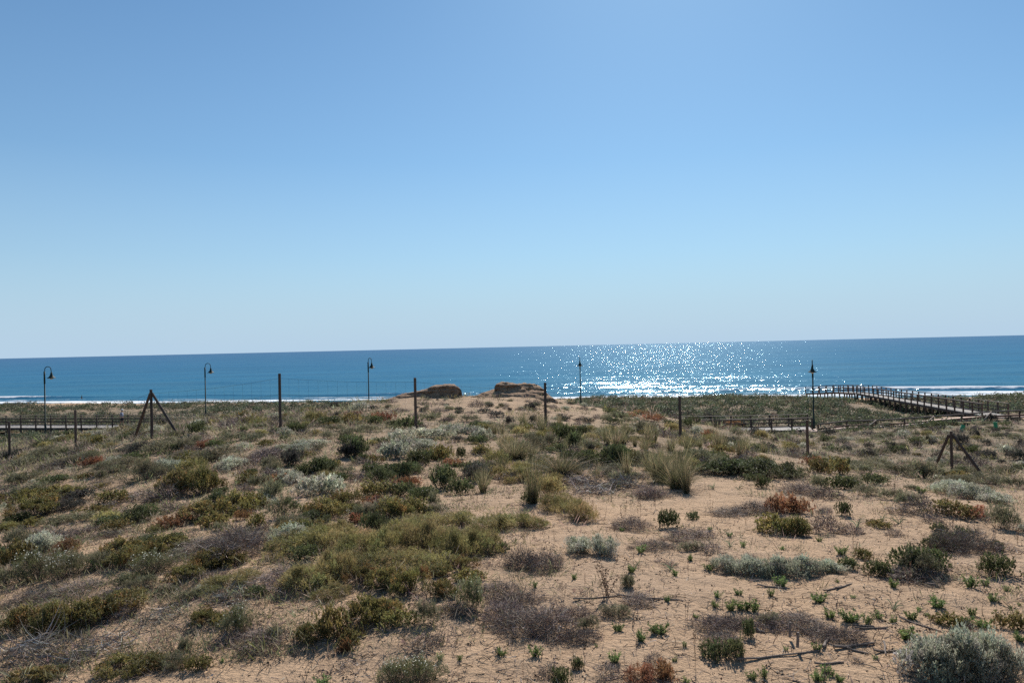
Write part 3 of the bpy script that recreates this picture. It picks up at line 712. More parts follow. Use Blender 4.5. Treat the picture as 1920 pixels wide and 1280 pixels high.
B = [('green',60,105,110,100),('green',115,130,60,45),('silver',270,110,160,90),('silver',400,60,200,70),('green',400,150,150,80),('olive',510,120,140,80),
('green',190,235,190,90),('green',320,215,180,90),('green',375,190,80,50),('olive',730,90,120,55),('rust',580,150,120,45),('green',545,270,150,120),('green',610,300,130,90),
('dark',715,228,150,100),('rust',330,262,130,60),('green',270,320,170,90),('green',400,330,150,80),('olive',260,430,200,120),('olive',380,410,140,100),('rust',170,360,110,60),('green',160,500,180,110),
('rust',80,450,100,60),('heath',480,380,90,90),('olive',40,400,120,60),('marram',1000,345,150,270),('marram',900,110,190,120),('marram',1150,190,240,130),('olive',1130,180,190,70),
('green',1290,150,150,80),('green',1440,160,210,120),('marram',1660,230,170,190),('marram',1750,265,170,200),('marram',1610,170,150,120),('yellow',1130,390,190,110),('yellow',1240,440,190,120),('yellow',1090,320,120,100),
('green',1000,345,90,70),('yellow',60,640,220,140),('yellow',230,630,220,160),('yellow',400,620,230,180),('yellow',560,640,230,180),('yellow',730,620,220,150),('yellow',420,480,220,100),('yellow',620,470,220,100),('yellow',820,490,230,110),('yellow',960,480,180,90),
('yellow',120,710,260,130),('yellow',300,700,240,130),('yellow',470,700,230,120),('yellow',40,560,220,110),('olive',640,700,190,90),('yellow',330,540,200,120),('yellow',520,560,180,110),('yellow',680,560,180,110),('olive',500,730,180,80),('twig',940,690,180,130),('twig',1060,700,190,130),('silver',1240,610,200,120),('silver',1380,620,190,140),
('dry',1230,255,250,90),('dry',1330,300,260,90),('dry',1480,270,240,110),('heath',1420,200,230,70),('twig',1620,315,180,80),('twig',1520,485,190,90),('green',1720,475,120,95),('twig',1650,590,200,80),
('stalk',1380,830,230,220),('stalk',1160,840,90,120),('stalk',1110,555,40,100),('stalk',950,1278,60,190),('sprig',1565,600,60,60),('strap',1530,690,120,80),('strap',1720,690,130,60),('heath',1500,790,100,80),('green',1500,780,60,50),
('olive',90,780,200,120),('olive',210,800,210,130),('olive',350,830,220,150),('olive',110,1000,230,170),('olive',220,950,190,120),('olive',50,1090,160,110),('olive',290,1000,170,110),('rust',15,1125,80,70),('rust',430,730,50,60),
('olive',520,840,190,110),('olive',660,760,150,90),('flower',680,900,150,170),('twig',850,980,260,150),('twig',960,1040,300,180),('twig',1100,1040,300,190),('twig',820,840,220,80),('twig',950,880,220,90),('twig',1230,960,180,80),
('heath',450,980,130,130),('twig',440,1115,170,90),('twig',600,930,180,60),('heath',1440,950,180,100),('twig',1560,880,180,80),('sprig',835,1132,75,60),('sprig',1010,1140,80,80),('sprig',1655,1020,105,75),('sprig',1565,1060,70,80),('sprig',1425,1170,75,80),
('sprig',515,1158,40,60),('sprig',1010,780,34,50),('sprig',1215,740,34,50),('sprig',1700,855,40,50),('flower',270,1330,270,190),('flower',400,1340,270,210),('rust',1600,1300,230,130),('rust',1700,1270,110,110),('green',1150,1290,130,90),('green',1240,1210,60,60),('twig',1080,1260,140,60),('twig',1400,1270,160,80),
('dry',40,1230,170,90),('stalk',760,330,80,100),('stalk',860,270,50,130),('stalk',700,360,70,80),('strap',780,290,60,60),('stalk',1470,450,100,140),('stalk',1560,420,90,130),('stalk',1640,380,70,100),('stalk',820,250,60,60),
('stalk',1000,830,90,80),('stalk',1270,790,60,110),('sprig',850,590,50,60),('green',830,600,70,60),('heath',730,240,120,70),('twig',880,230,120,60),('stalk',600,1090,80,80),('stalk',1370,1000,40,50),('sprig',1330,1090,26,36),('sprig',620,1160,34,50),('stalk',1480,1130,40,70),('twig',1240,1080,200,50),('heath',1290,1010,120,70)]
C_ = [('green',180,200,260,90),('green',320,205,290,110),('green',460,220,300,115),('green',580,215,220,90),('green',400,180,260,70),('marram',20,290,100,200),('heath',110,140,160,80),('olive',740,190,160,80),('olive',830,190,130,80),('green',850,272,150,75),
('rust',700,150,110,50),('heath',1270,215,160,80),('marram',1250,210,110,90),('heath',980,305,140,60),('green',1040,250,120,60),('olive',1470,230,120,50),('silver',1450,300,220,90),('silver',1560,330,230,110),('silver',1670,350,200,80),('heath',1640,250,230,70),
('twig',260,415,190,70),('twig',400,400,190,80),('rust',530,400,160,100),('rust',620,400,120,80),('olive',500,510,170,110),('olive',610,520,180,110),('twig',760,500,150,130),('twig',640,300,180,80),('heath',720,270,90,70),
('green',855,410,78,68),('sprig',1245,290,55,44),('olive',1040,475,115,50),('strap',1130,450,120,60),('twig',1160,405,130,60),('twig',1280,400,150,100),('twig',780,325,130,70),('olive',1450,425,150,80),('rust',1560,425,130,60),('heath',1700,485,150,110),('green',1370,500,75,50),
('twig',1440,605,200,140),('twig',1570,600,200,120),('green',1360,590,130,70),('green',1500,560,120,80),('silver',250,710,200,110),('silver',380,730,210,140),('silver',520,735,210,140),('silver',660,730,210,130),('silver',790,710,180,90),('green',875,690,85,62),('sprig',140,690,65,50),('sprig',510,770,85,65),
('twig',1270,760,260,90),('green',1230,720,170,140),('green',1340,710,150,120),('heath',1280,740,250,150),('green',1040,730,115,85),('olive',960,640,85,60),('green',1690,735,170,110),('sprig',1500,780,75,75),('sprig',1580,770,55,45),('twig',1140,740,120,60),
('sprig',830,610,58,58),('sprig',315,570,38,45),('sprig',520,585,38,32),('sprig',245,520,42,42),('sprig',460,825,44,52),('sprig',180,832,56,50),('sprig',315,895,90,70),('sprig',375,905,90,75),('sprig',715,857,95,58),('sprig',770,945,62,70),('sprig',875,957,115,75),('sprig',965,972,50,60),('sprig',1020,942,72,50),
('sprig',1195,945,60,60),('sprig',1235,902,32,32),('sprig',1275,930,42,32),('sprig',1325,880,92,65),('sprig',1510,925,42,55),('sprig',1475,975,82,60),('olive',1410,990,120,60),('sprig',1570,990,78,58),('sprig',1620,850,72,50),('sprig',1690,800,42,42),('olive',1745,1010,120,90),('sprig',1175,1045,115,65),('sprig',700,1110,60,60),
('sprig',890,835,32,32),('sprig',1100,962,60,50),('sprig',170,882,52,50),('sprig',250,900,60,70),('green',350,1050,75,100),('sprig',10,1090,32,52),('sprig',360,1262,68,60),('sprig',425,1252,58,80),('sprig',710,1262,105,75),('sprig',1005,1155,32,40),('sprig',1100,780,50,60),('sprig',1760,1060,62,60),('sprig',20,1280,60,50),('sprig',540,1110,30,40),('sprig',775,1240,40,60),('sprig',820,1270,50,60),
('strap',1100,900,90,90),('strap',600,470,70,60),('strap',250,570,90,60),('strap',160,265,70,60),('strap',290,270,80,60),('strap',910,470,90,70),
('twig',190,1020,200,110),('twig',290,1000,180,100),('green',190,1170,150,110),('green',275,1150,120,110),('twig',230,1110,190,120),('twig',480,1010,200,100),('twig',640,1010,220,90),('twig',760,1060,200,90),('twig',880,1080,180,70),('heath',460,985,120,70),
('silver',1370,1290,300,240),('silver',1540,1310,340,300),('silver',1700,1310,320,280),('silver',1620,1180,260,160),('silver',1450,1180,260,150),('silver',1340,1180,150,90),('stalk',70,1195,90,260),('stalk',20,960,80,180),('stalk',470,900,60,110),('stalk',1440,860,60,60),('stalk',210,890,50,70),('stalk',900,620,110,120),('stalk',960,760,110,140),('stalk',1180,770,120,140),('stalk',1560,700,80,110),('stalk',1110,1200,40,90),
('stalk',150,440,60,180),('stalk',390,300,60,120),('stalk',1090,330,90,120),('stalk',1400,480,90,110),('stalk',1750,560,90,120),('stalk',30,720,60,120),('green',430,270,90,60),('green',60,430,80,50),('twig',60,540,240,90),('twig',160,600,140,50),('heath',50,600,140,60),('strap',1040,430,60,50),('twig',1690,590,140,60),('twig',1540,150,120,50),('green',1650,590,60,50),('olive',1690,1200,30,30),
('heath',900,260,110,60),('heath',1120,330,120,60),('heath',1200,350,120,60),('stalk',1500,300,60,60),('twig',1120,520,90,50),('heath',1760,270,120,60),('heath',1500,250,180,60),('heath',1150,200,150,60),('heath',960,190,160,60),('heath',1030,150,160,50)]
T2 = [('green',300,355,200,100),('green',1010,345,90,50),('green',1180,340,170,90),('green',1260,350,140,80),('green',1090,420,90,50),('dark',1020,245,80,40),('green',720,330,90,45),('dark',570,295,80,30),('dark',420,210,120,35),('dark',340,275,90,40),('dark',430,290,90,50),
('heath',800,420,260,80),('heath',650,430,220,80),('rust',380,480,110,60),('green',450,490,160,80),('silver',720,510,180,80),('heath',200,520,220,110),('heath',300,450,200,80),('silver',600,640,220,90),('heath',420,620,260,120),('olive',200,640,260,110),
('twig',850,640,280,120),('twig',950,580,130,90),('silver',1200,540,330,110),('silver',1300,450,260,60),('silver',1080,500,160,60),('dark',1190,590,180,90),('dark',1160,640,170,70),('twig',1370,530,120,50),('dark',1680,570,220,120),('green',1720,470,220,100),('green',1840,600,110,70),
('green',1290,720,170,100),('green',1430,700,200,120),('olive',1540,670,160,90),('green',800,750,110,70),('heath',980,720,200,100),('olive',1100,790,200,70),('rust',1030,810,110,50),('silver',1050,730,150,70),('heath',870,850,180,120),('twig',740,870,150,80),
('twig',600,690,300,40),('heath',1500,400,160,70),('heath',1650,390,200,90),('heath',1560,330,150,60),('dark',1560,250,100,35),('green',1330,225,110,35),('twig',1430,200,90,30),('twig',1740,200,130,45),('rust',1720,195,90,30),('heath',1680,260,140,40),('twig',1500,300,220,40),
('heath',960,270,160,50),('twig',1000,350,100,50),('dark',720,275,50,25),('twig',670,255,60,25),('heath',890,300,160,40),('heath',100,390,170,60),('heath',60,480,180,80),('silver',80,700,150,60),('green',120,520,120,70),('heath',570,380,150,50),('green',800,240,110,40),('twig',80,340,110,40),('twig',20,340,60,30),
('heath',40,250,120,40),('heath',170,300,120,40),('dark',300,215,110,30),('twig',920,440,90,40),('heath',1400,500,160,50),('twig',1290,250,110,40),('dark',1590,200,80,40)]
T3 = [('rust',340,400,180,80),('green',420,440,120,60),('green',530,460,200,110),('twig',470,320,160,40),('heath',380,290,80,35),('twig',800,320,120,40),('dark',960,310,80,35),('twig',1100,275,130,60),('dark',1210,270,90,30),('dark',1170,325,130,40),('dark',1270,360,140,50),('twig',1330,270,100,30),('dark',1380,310,40,30),
('dark',1550,300,110,50),('twig',1590,300,70,25),('dark',1370,425,90,70),('dark',1565,410,80,70),('heath',1050,400,170,60),('heath',1400,480,160,70),('silver',470,560,260,110),('silver',420,690,200,120),('silver',500,640,200,120),('silver',640,530,220,90),('silver',780,540,220,90),('silver',900,480,230,80),('silver',1040,500,260,90),('silver',1150,550,200,100),
('dark',610,610,110,60),('dark',950,560,110,50),('twig',1080,560,220,60),('twig',1220,540,130,50),('silver',700,600,180,60),('green',600,720,120,80),('green',690,720,170,100),('olive',800,690,160,90),('green',980,700,90,90),('olive',1150,650,150,50),('dark',1110,660,110,40),
('green',240,830,190,100),('green',380,830,210,100),('green',560,810,190,90),('rust',900,760,130,50),('green',850,860,180,90),('dark',1090,850,180,110),('heath',1230,780,150,70),('heath',1200,850,130,70),('marram',1350,680,140,150),('heath',1450,680,160,120),('marram',1480,700,150,160),('heath',1600,640,220,130),('heath',1700,600,200,110),('marram',1560,700,160,170),('green',1830,570,200,130),
('green',1760,520,140,90),('green',1890,600,140,120),('heath',1560,560,200,80),('dark',1500,620,120,60),('olive',1700,780,200,100),('olive',1800,820,200,80),('heath',1640,740,200,90),('twig',1820,380,110,50),('twig',1440,560,200,50),('dark',80,690,170,130),('green',150,720,120,50),('green',50,560,120,60),('heath',200,480,220,60),('heath',90,500,170,60),('rust',90,350,130,40),('dark',90,300,100,30),('dark',250,300,80,35),
('heath',720,380,160,50),('heath',900,380,140,40),('twig',600,350,150,30),('heath',880,300,110,30),('twig',1060,330,90,25),('heath',1290,490,120,50),('heath',1220,430,120,40),('twig',660,260,110,30),('heath',1380,230,70,20)]
T4 = [('dark',100,260,110,50),('dark',350,280,140,60),('twig',280,250,90,40),('heath',520,280,160,90),('heath',660,230,260,60),('green',620,220,120,60),('rust',780,220,150,50),('dark',810,165,110,30),('heath',740,270,160,40),('rust',920,220,200,60),('rust',980,270,170,60),('rust',1050,250,140,50),
('green',1160,310,140,60),('green',1320,330,160,90),('green',1400,290,150,70),('dark',1330,230,110,60),('dark',1150,200,120,50),('dark',1560,260,150,80),('dark',1650,340,170,100),('dark',1570,200,120,40),('rust',1800,350,160,80),('rust',1760,320,120,60),('dark',1890,330,100,60),
('heath',900,380,260,110),('silver',880,360,240,80),('silver',1420,400,130,90),('rust',1560,450,130,90),('heath',1420,490,200,70),('marram',690,490,160,190),('marram',900,550,220,180),('marram',1160,560,190,190),('dark',700,480,130,110),('heath',480,450,260,120),('green',250,420,200,110),('green',100,420,190,130),('green',50,350,120,70),
('heath',150,520,200,90),('green',60,560,160,80),('green',150,670,230,120),('green',380,680,220,120),('green',640,690,240,180),('olive',800,690,200,130),('green',730,600,160,80),('dark',350,560,100,80),('heath',900,700,200,130),('heath',60,800,220,110),('heath',220,790,130,90),('heath',480,820,220,80),('heath',600,760,120,60),
('marram',1080,880,170,310),('marram',1200,890,180,280),('marram',1300,930,190,330),('marram',1040,820,150,220),('twig',920,840,180,80),('dry',380,930,320,110),('dry',250,880,240,80),('twig',950,1030,260,110),('heath',1400,620,240,90),('olive',1600,620,200,80),('olive',1700,590,200,90),('green',1850,520,180,70),('heath',1650,520,160,50),
('twig',1520,740,200,120),('heath',1660,740,200,130),('heath',1740,460,120,40),('heath',1560,380,140,40),('twig',1440,380,120,30),('heath',1290,420,120,50),('heath',1200,330,110,40),('heath',1350,520,160,50)]
T5 = [('dark',1570,800,0,0)]
# middle distance on the right, read off a 5.56x crop at (1580,680)
T6 = [('dark',290,690,140,60),('green',520,670,150,50),('green',640,690,60,25),('green',850,680,120,40),('heath',750,690,100,30),('green',1050,680,200,70),('dark',1120,640,120,40),('dark',1030,700,110,40),('dark',1570,610,160,60),('dark',1790,590,90,30),('dark',1860,610,80,30),('green',1740,660,120,40),
('dark',280,765,130,50),('twig',170,750,140,40),('dark',1390,715,170,35),('dark',1510,720,100,20),('dark',1420,780,110,60),('dark',1260,840,160,90),('dark',1510,860,110,60),('dark',1770,780,150,50),('dark',1230,850,140,80),('twig',1030,750,60,35),('heath',790,780,80,60),('silver',660,780,180,80),('heath',480,800,260,80),
('dark',290,900,110,60),('heath',60,760,130,40),('dark',530,890,110,60),('heath',650,900,120,60),('dark',800,890,90,60),('heath',900,830,50,60),('dark',300,1000,150,90),('twig',90,880,140,50),('heath',430,960,180,70),('twig',660,960,100,60),('olive',790,970,70,30),('green',1390,960,130,80),('olive',1280,920,110,50),('twig',1210,910,90,60),
('twig',1430,970,100,50),('dark',1580,1000,130,60),('dark',1850,1020,160,110),('heath',1680,910,140,40),('dark',1340,1050,90,70),('dark',1680,1050,80,40),('twig',1020,1000,130,80),('heath',1200,1020,120,60),('heath',200,950,120,50),('heath',700,1080,200,60),('dark',1880,860,70,50),('dark',1620,720,90,40),
('heath',120,1100,260,100),('heath',380,1110,240,90),('heath',600,1130,200,80),('heath',860,1210,240,160),('heath',1000,1200,180,120),('green',1200,1220,220,80),('heath',1650,1150,300,90),('heath',1800,1180,240,100),('heath',1450,1150,200,70),('heath',1300,1130,180,60),('green',40,1130,100,120),('green',400,1240,240,80),('twig',560,1160,300,40),
('heath',1000,1090,180,60),('heath',1880,720,80,30),('green',1700,700,160,30),('heath',1560,690,120,30),('heath',1300,650,180,30),('heath',1500,650,180,30)]
from_list(0, 820, 2.783, A); from_list(640, 820, 2.783, B); from_list(1280, 820, 2.783, C_)
from_list(300, 740, 4.8, T2); from_list(640, 700, 4.364, T3); from_list(1040, 740, 5.333, T4); from_list(1580, 680, 5.565, T6)

# ------------------------------------------------------------------ scattered plants between the surveyed ones
def near_any(x, y, k=1.0):
    a = np.array(PLACED[-1600:]); d = np.hypot(a[:, 0] - x, a[:, 1] - y)
    return bool((d < a[:, 2] * k).any())
def fill(n, y0, y1, cond, kinds, wmul=1.0, keep=0.9, u0=-.78, u1=.78):
    made = 0
    for _ in range(n * 8):
        if made >= n: break
        y = y0 * (y1 / y0) ** rnd.random(); x = rnd.uniform(u0, u1) * y
        if not cond(x, y) or near_any(x, y, keep): continue
        kind = rnd.choices([k for k, _ in kinds], [w for _, w in kinds])[0]
        W = rnd.uniform(.35, 1.1) * wmul; H = W * rnd.uniform(.28, .5)
        if kind == 'marram': H = W * 1.0
        if kind == 'stalk': W *= .5; H = W * 1.3
        if kind == 'sprig': W = rnd.uniform(.05, .12); H = W
        put(kind, x, y, W, H); made += 1
def veg_noise(x, y): return float(fbm(x * .12 + 5, y * .12 + 9, 3))
# left slope: dense low scrub beyond the first bushes
fill(170, 9, 33, lambda x, y: x < -0.12 * y and veg_noise(x, y) > -.28, [('heath', 1.6), ('twig', 3), ('olive', 2), ('silver', 1.5), ('green', 1.5), ('yellow', 1.5)], .8)
fill(70, 10, 30, lambda x, y: x > -0.12 * y and veg_noise(x, y) > .0, [('heath', 1.5), ('twig', 3), ('stalk', 2), ('green', 1), ('silver', .6)], .5)
fill(190, 30, 72, lambda x, y: x < -.16 * y and float(ground(x, y)) > .3, [('heath', 1.5), ('green', 2), ('twig', 2), ('dark', 1), ('olive', 2), ('silver', 1), ('yellow', 2)], 1.25)
fill(200, 27, 62, lambda x, y: x > .13 * y, [('heath', 1.5), ('green', 2), ('twig', 3), ('dark', 2), ('silver', 1.5), ('yellow', 1)], 1.0)
fill(150, 15, 31, lambda x, y: -.06 * y < x < .34 * y and veg_noise(x, y) > -.3, [('heath', 1.2), ('green', 1.6), ('marram', 2.2), ('twig', 1.5), ('yellow', 2.4), ('olive', 1)], .8, .8)
fill(60, 30, 46, lambda x, y: abs(x) < .14 * y, [('heath', 1), ('twig', 4), ('dark', 2), ('silver', 1)], .6)
fill(34, 5.6, 11, lambda x, y: x > .12 * y, [('sprig', 3), ('stalk', 1), ('twig', 3)], .22)

# ------------------------------------------------------------------ far scrub, past counting
def far_scrub():
    g = np.random.default_rng(77); n = 17000
    y = g.uniform(60, 132, n); x = g.uniform(-.95, .95, n) * y
    s = shore_y(x) - y; dens = fbm(x * .06 + 3, y * .09, 3)
    right = x > 8
    keep = (s > 17) & ((dens > -.16 + .25 * (g.random(n) - .5)) | (right & (dens > -.62)))
    # leave the walkway lines and the path free
    keep &= ~((x < -5) & (np.abs(y - (76.2 - (x + 40) * 0.19)) < 2.6)) & ~((x > 12) & (y < 69.5) & (y > 61)) & ~((x > 40) & (y > 60) & (y < 97) & (np.abs((x - 41.5) + (y - 66) * -0.05) < 1.9))
    x, y = x[keep], y[keep]; n = len(x); z = ground(x, y)
    W = g.uniform(.5, 1.7, n); H = W * g.uniform(.28, .5); m = 46
    a = g.uniform(0, 6.283, (n, m)); r = np.sqrt(g.random((n, m))) * .5
    bx = x[:, None] + r * np.cos(a) * W[:, None]; by = y[:, None] + r * np.sin(a) * W[:, None]
    bz = z[:, None] - .05 + H[:, None] * np.clip(1 - (r / .5) ** 2, 0, 1) ** .6 * g.uniform(.3, 1.05, (n, m))
    base = np.stack([bx, by, bz], -1).reshape(-1, 3)
    d = unit(g.normal(size=(n * m, 3)) + [0, 0, .6])
    Q = leaves(base, d, g.uniform(.10, .26, n * m), g.uniform(.07, .14, n * m), g)
    cc = palette(g, n, [(.062, .075, .040), (.085, .095, .056), (.10, .092, .055), (.042, .052, .034), (.13, .10, .07)], [4, 4, 2, 3, 1], .22)
    C = np.repeat(cc, m, 0) * np.exp(g.normal(0, .2, (n * m, 1)))
    o = link('dune_scrub', quad_mesh('dune_scrub', Q, C, M_LEAF))
    tag(o, 'low dark green scrub covering the far dunes before the beach', 'scrub', kind='stuff')
far_scrub()

def undergrowth():
    g = np.random.default_rng(15); n = 30000
    y = 6.5 * (64 / 6.5) ** g.random(n); x = g.uniform(-1.2, 1.2, n) * y
    nz = fbm(x * .35 + 2, y * .35, 4); u = x / y
    d = .52 - 1.0 * np.clip(u + .10, -.35, .30) + .9 * nz + .25 * np.clip((y - 20) / 20, 0, 1)
    d -= .45 * ((np.abs(u) < .16) & (y > 30) & (y < 50))
    d = np.where((u > .02) & (y < 13), d * .4, d)
    keep = (g.random(n) < d) & (shore_y(x) - y > 20)
    x, y = x[keep], y[keep]; n = len(x); z = ground(x, y); m = 16
    R_ = g.uniform(.08, .26, n) * np.clip(y / 22, .7, 1.7); H = R_ * g.uniform(.5, 1.3, n)
    a = g.uniform(0, 6.283, (n, m)); r = np.sqrt(g.random((n, m)))
    base = np.stack([x[:, None] + r * np.cos(a) * R_[:, None] * .8, y[:, None] + r * np.sin(a) * R_[:, None] * .8, z[:, None] - .02 + H[:, None] * g.uniform(0, .5, (n, m))], -1).reshape(-1, 3)
    dd = unit(np.stack([np.cos(a) * .7, np.sin(a) * .7, np.full((n, m), .8)], -1).reshape(-1, 3) + g.normal(size=(n * m, 3)) * .45)
    sc = np.repeat(np.clip(y / 14, .7, 3.0), m)
    Q = leaves(base, dd, g.uniform(.6, 1.3, n * m) * np.repeat(H, m) * .8, g.uniform(.007, .013, n * m) * sc, g)
    cc = palette(g, n, FI + [TW[0], TW[1], YE[1], GR[0]], [5, 4, 3, 3, 2, 2, 2], .25)
    C = np.repeat(cc, m, 0) * np.exp(g.normal(0, .2, (n * m, 1)))
    tag(link('undergrowth', quad_mesh('undergrowth', Q, C, M_LEAF)), 'low wispy grey green growth between the shrubs', 'undergrowth', kind='stuff')
undergrowth()

# ------------------------------------------------------------------ litter and tiny stems on the sand
def litter():
    g = np.random.default_rng(5); n = 46000
    y = 5.2 * (30 / 5.2) ** g.random(n); x = g.uniform(-.8, .8, n) * y
    a = np.array(PLACED); dm = np.full(n, 9.)
    for i in range(0, n, 2000):
        dd = np.hypot(x[i:i + 2000, None] - a[None, :, 0], y[i:i + 2000, None] - a[None, :, 1]) - a[None, :, 2]
        dm[i:i + 2000] = dd.min(1)
    nz = fbm(x * .8, y * .8, 3)
    keep = g.random(n) < np.clip(.95 - dm * 2.2, .05, 1) * np.clip(.55 + nz * 1.6, .08, 1)
    x, y = x[keep], y[keep]; n = len(x); z = ground(x, y)
    b = np.stack([x, y, z + .004], -1); th = g.uniform(0, 6.283, n)
    el = np.where(g.random(n) < .25, g.uniform(.5, 1.5, n), g.normal(.05, .12, n))
    d = unit(np.stack([np.cos(th) * np.cos(el), np.sin(th) * np.cos(el), np.abs(np.sin(el))], -1))
    pts = curved(b, d, g.uniform(.03, .16, n) * np.where(el > .4, .9, 1), .8, g, 4); pts[..., 2] = np.maximum(pts[..., 2], z[:, None] + .004)
    # skirts of fallen twigs and runners round every larger bush
    big = [p for p in PLACED if p[2] > .16 and p[1] < 24]; k = 44; A_ = np.array(big); A_ = np.repeat(A_, k, 0); m = len(A_)
    an = g.uniform(0, 6.283, m); rr = A_[:, 2] * g.uniform(.55, 1.5, m); bx = A_[:, 0] + rr * np.cos(an); by = A_[:, 1] + rr * np.sin(an); bz = ground(bx, by)
    dn = unit(np.stack([np.cos(an) + g.normal(0, .8, m), np.sin(an) + g.normal(0, .8, m), np.abs(g.normal(.0, .3, m))], -1))
    p2 = curved(np.stack([bx, by, bz + .006], -1), dn, g.uniform(.05, .26, m) * np.clip(A_[:, 2] * 2.5, .5, 1.2), .9, g, 4); p2[..., 2] = np.maximum(p2[..., 2], bz[:, None] + .004)
    pts = np.concatenate([pts, p2]); n = len(pts)
    Q = ribbon(pts, g.uniform(.004, .009, n), g)
    C = rep(palette(g, n, [(.12, .085, .065), (.20, .15, .115), (.06, .045, .04), (.30, .25, .19)], [4, 3, 3, 1], .25), 3)
    tag(link('twig_litter', quad_mesh('twig_litter', Q, C, M_TWIG)), 'dry twigs and stems littering the sand between the bushes', 'litter', kind='stuff')
    # crumbs, dry leaves, snail shells
    n = 9000; y = 5.2 * (22 / 5.2) ** g.random(n); x = g.uniform(-.8, .8, n) * y; nz = fbm(x * .9 + 4, y * .9, 3)
    keep = g.random(n) < np.clip(.45 + nz * 1.8, .04, 1); x, y = x[keep], y[keep]; n = len(x); z = ground(x, y)
    b = np.stack([x, y, z + .008], -1); d = unit(g.normal(size=(n, 3)) * [1, 1, .35])
    s = g.uniform(.010, .032, n)
    Q = np.concatenate([leaves(b, d, s, s * .8, g), leaves(b, -d, s, s * .6, g)])
    C = rep(palette(g, n, [(.10, .07, .05), (.18, .12, .08), (.05, .04, .035), (.5, .45, .38)], [4, 3, 3, .35], .2), 2)
    tag(link('dry_leaf_litter', quad_mesh('dry_leaf_litter', Q, C, M_TWIG)), 'dark crumbs of dry leaf scattered over the open sand', 'litter', kind='stuff')
litter()

# ------------------------------------------------------------------ canes and sticks lying on the sand
def wood_mat(name, a, b_, sc=6.0, rough=.8):
    mt = bpy.data.materials.new(name); mt.use_nodes = True; b = mt.node_tree.nodes['Principled BSDF']
    tc = N(mt, 'ShaderNodeTexCoord'); mp = N(mt, 'ShaderNodeMapping'); mp.inputs['Scale'].default_value = (1, 1, .35)
    L(mt, tc.outputs['Object'], mp.inputs['Vector']); n = noise(mt, mp.outputs[0], sc, 6, .7)
    L(mt, ramp(mt, n.outputs[0], [(.32, a), (.68, b_)]), b.inputs['Base Color']); b.inputs['Roughness'].default_value = rough
    b.inputs['Specular IOR Level'].default_value = .25
    bp = N(mt, 'ShaderNodeBump'); bp.inputs['Strength'].default_value = .4; bp.inputs['Distance'].default_value = .01
    L(mt, n.outputs[0], bp.inputs['Height']); L(mt, bp.outputs[0], b.inputs['Normal'])
    return mt
M_CANE = wood_mat('weathered_cane', (.13, .10, .085), (.27, .22, .18), 9)
M_POST = wood_mat('dark_post_wood', (.048, .037, .032), (.10, .075, .062), 7)
M_POST2 = wood_mat('brown_post_wood', (.080, .054, .043), (.15, .105, .082), 7)
M_RAIL = wood_mat('rail_wood', (.12, .09, .075), (.24, .19, .155), 5)
M_DECK = wood_mat('deck_wood', (.25, .23, .21), (.37, .34, .31), 4)
M_RED = wood_mat('reddish_log', (.13, .065, .045), (.20, .11, .08), 5)
canes = [(1210,850,1440,828,B,'long thin dark cane right of the brown seed stalks'),(1440,828,1760,850,B,'second half of the thin dark cane, lying right of the bend'),
 (390,775,560,790,C_,'short cane below the long silver shrub row'),(735,805,830,778,C_,'left one of the two crossed short canes on open sand'),(800,792,882,764,C_,'right one of the two crossed short canes on open sand'),
 (900,1000,1070,992,C_,'short dark cane at the right end of the leafless bushes'),(890,985,1000,988,C_,'thin stick just above the short dark cane'),(1130,945,1350,1015,C_,'slanting curved stick left of the huge silver bush'),
 (285,1165,720,1115,C_,'longest cane, slanting up to the right near the bottom'),(790,1103,1000,1077,C_,'dark cane above the lowest cane, right of the pale stub'),(860,1105,970,1130,C_,'pale cane crossing below the dark one'),
 (690,1187,840,1174,C_,'lowest cane, short and dark above a green sprout'),(560,1055,610,995,C_,'pale upright broken stub at left of the leafless bushes'),(730,1105,766,1050,C_,'thick pale stub leaning among the leafless twigs'),
 (1050,1075,1060,1132,C_,'short white stick pointing at the camera'),(600,1112,606,1070,C_,'small bleached stub standing above the longest cane'),(1000,1122,1150,1114,C_,'thin faded stick left of the huge silver bush'),(385,1008,430,1020,C_,'stubby pale stick beside the leafless bush'),
 (1040,380,1120,382,A,'thin bleached stick on the middle left slope'),(1165,870,1290,862,A,'straight grey branch under the leafless bush on the left'),(20,1070,130,1030,A,'thick silvery branch at the left edge')]
for x0, y0, x1, y1, lst, lab in canes:
    ox = {id(A): 0, id(B): 640, id(C_): 1280}[id(lst)]
    k = 5; xs = np.linspace(x0, x1, k) / 2.783 + ox; ys = np.linspace(y0, y1, k) / 2.783 + 820
    pts, ok = hits(xs, ys)
    ln = np.linalg.norm(pts[-1] - pts[0]); rad = 0.0085
    if 'stub' in lab: rad = .013
    pts[:, 2] = ground(pts[:, 0], pts[:, 1]) + rad * .9
    pts[1:-1, :2] += R.normal(0, .004, (k - 2, 2)); pts[0, 2] += .015
    if 'upright' in lab or 'standing' in lab: pts = np.array([pts[0], pts[0] + (0.01, 0.01, .12)])
    c0 = pts[0].copy(); mb = MB(); mb.tube([tuple(p - c0) for p in pts], [rad * (1 - .35 * i / len(pts)) for i in range(len(pts))], 8)
    nm = 'broken_cane' if ln > .35 else 'stick'
    o = mb.build(nm, M_CANE, smooth=False); o.location = c0; tag(o, lab, 'cane' if nm == 'broken_cane' else 'stick', 'canes and sticks lying on the sand')

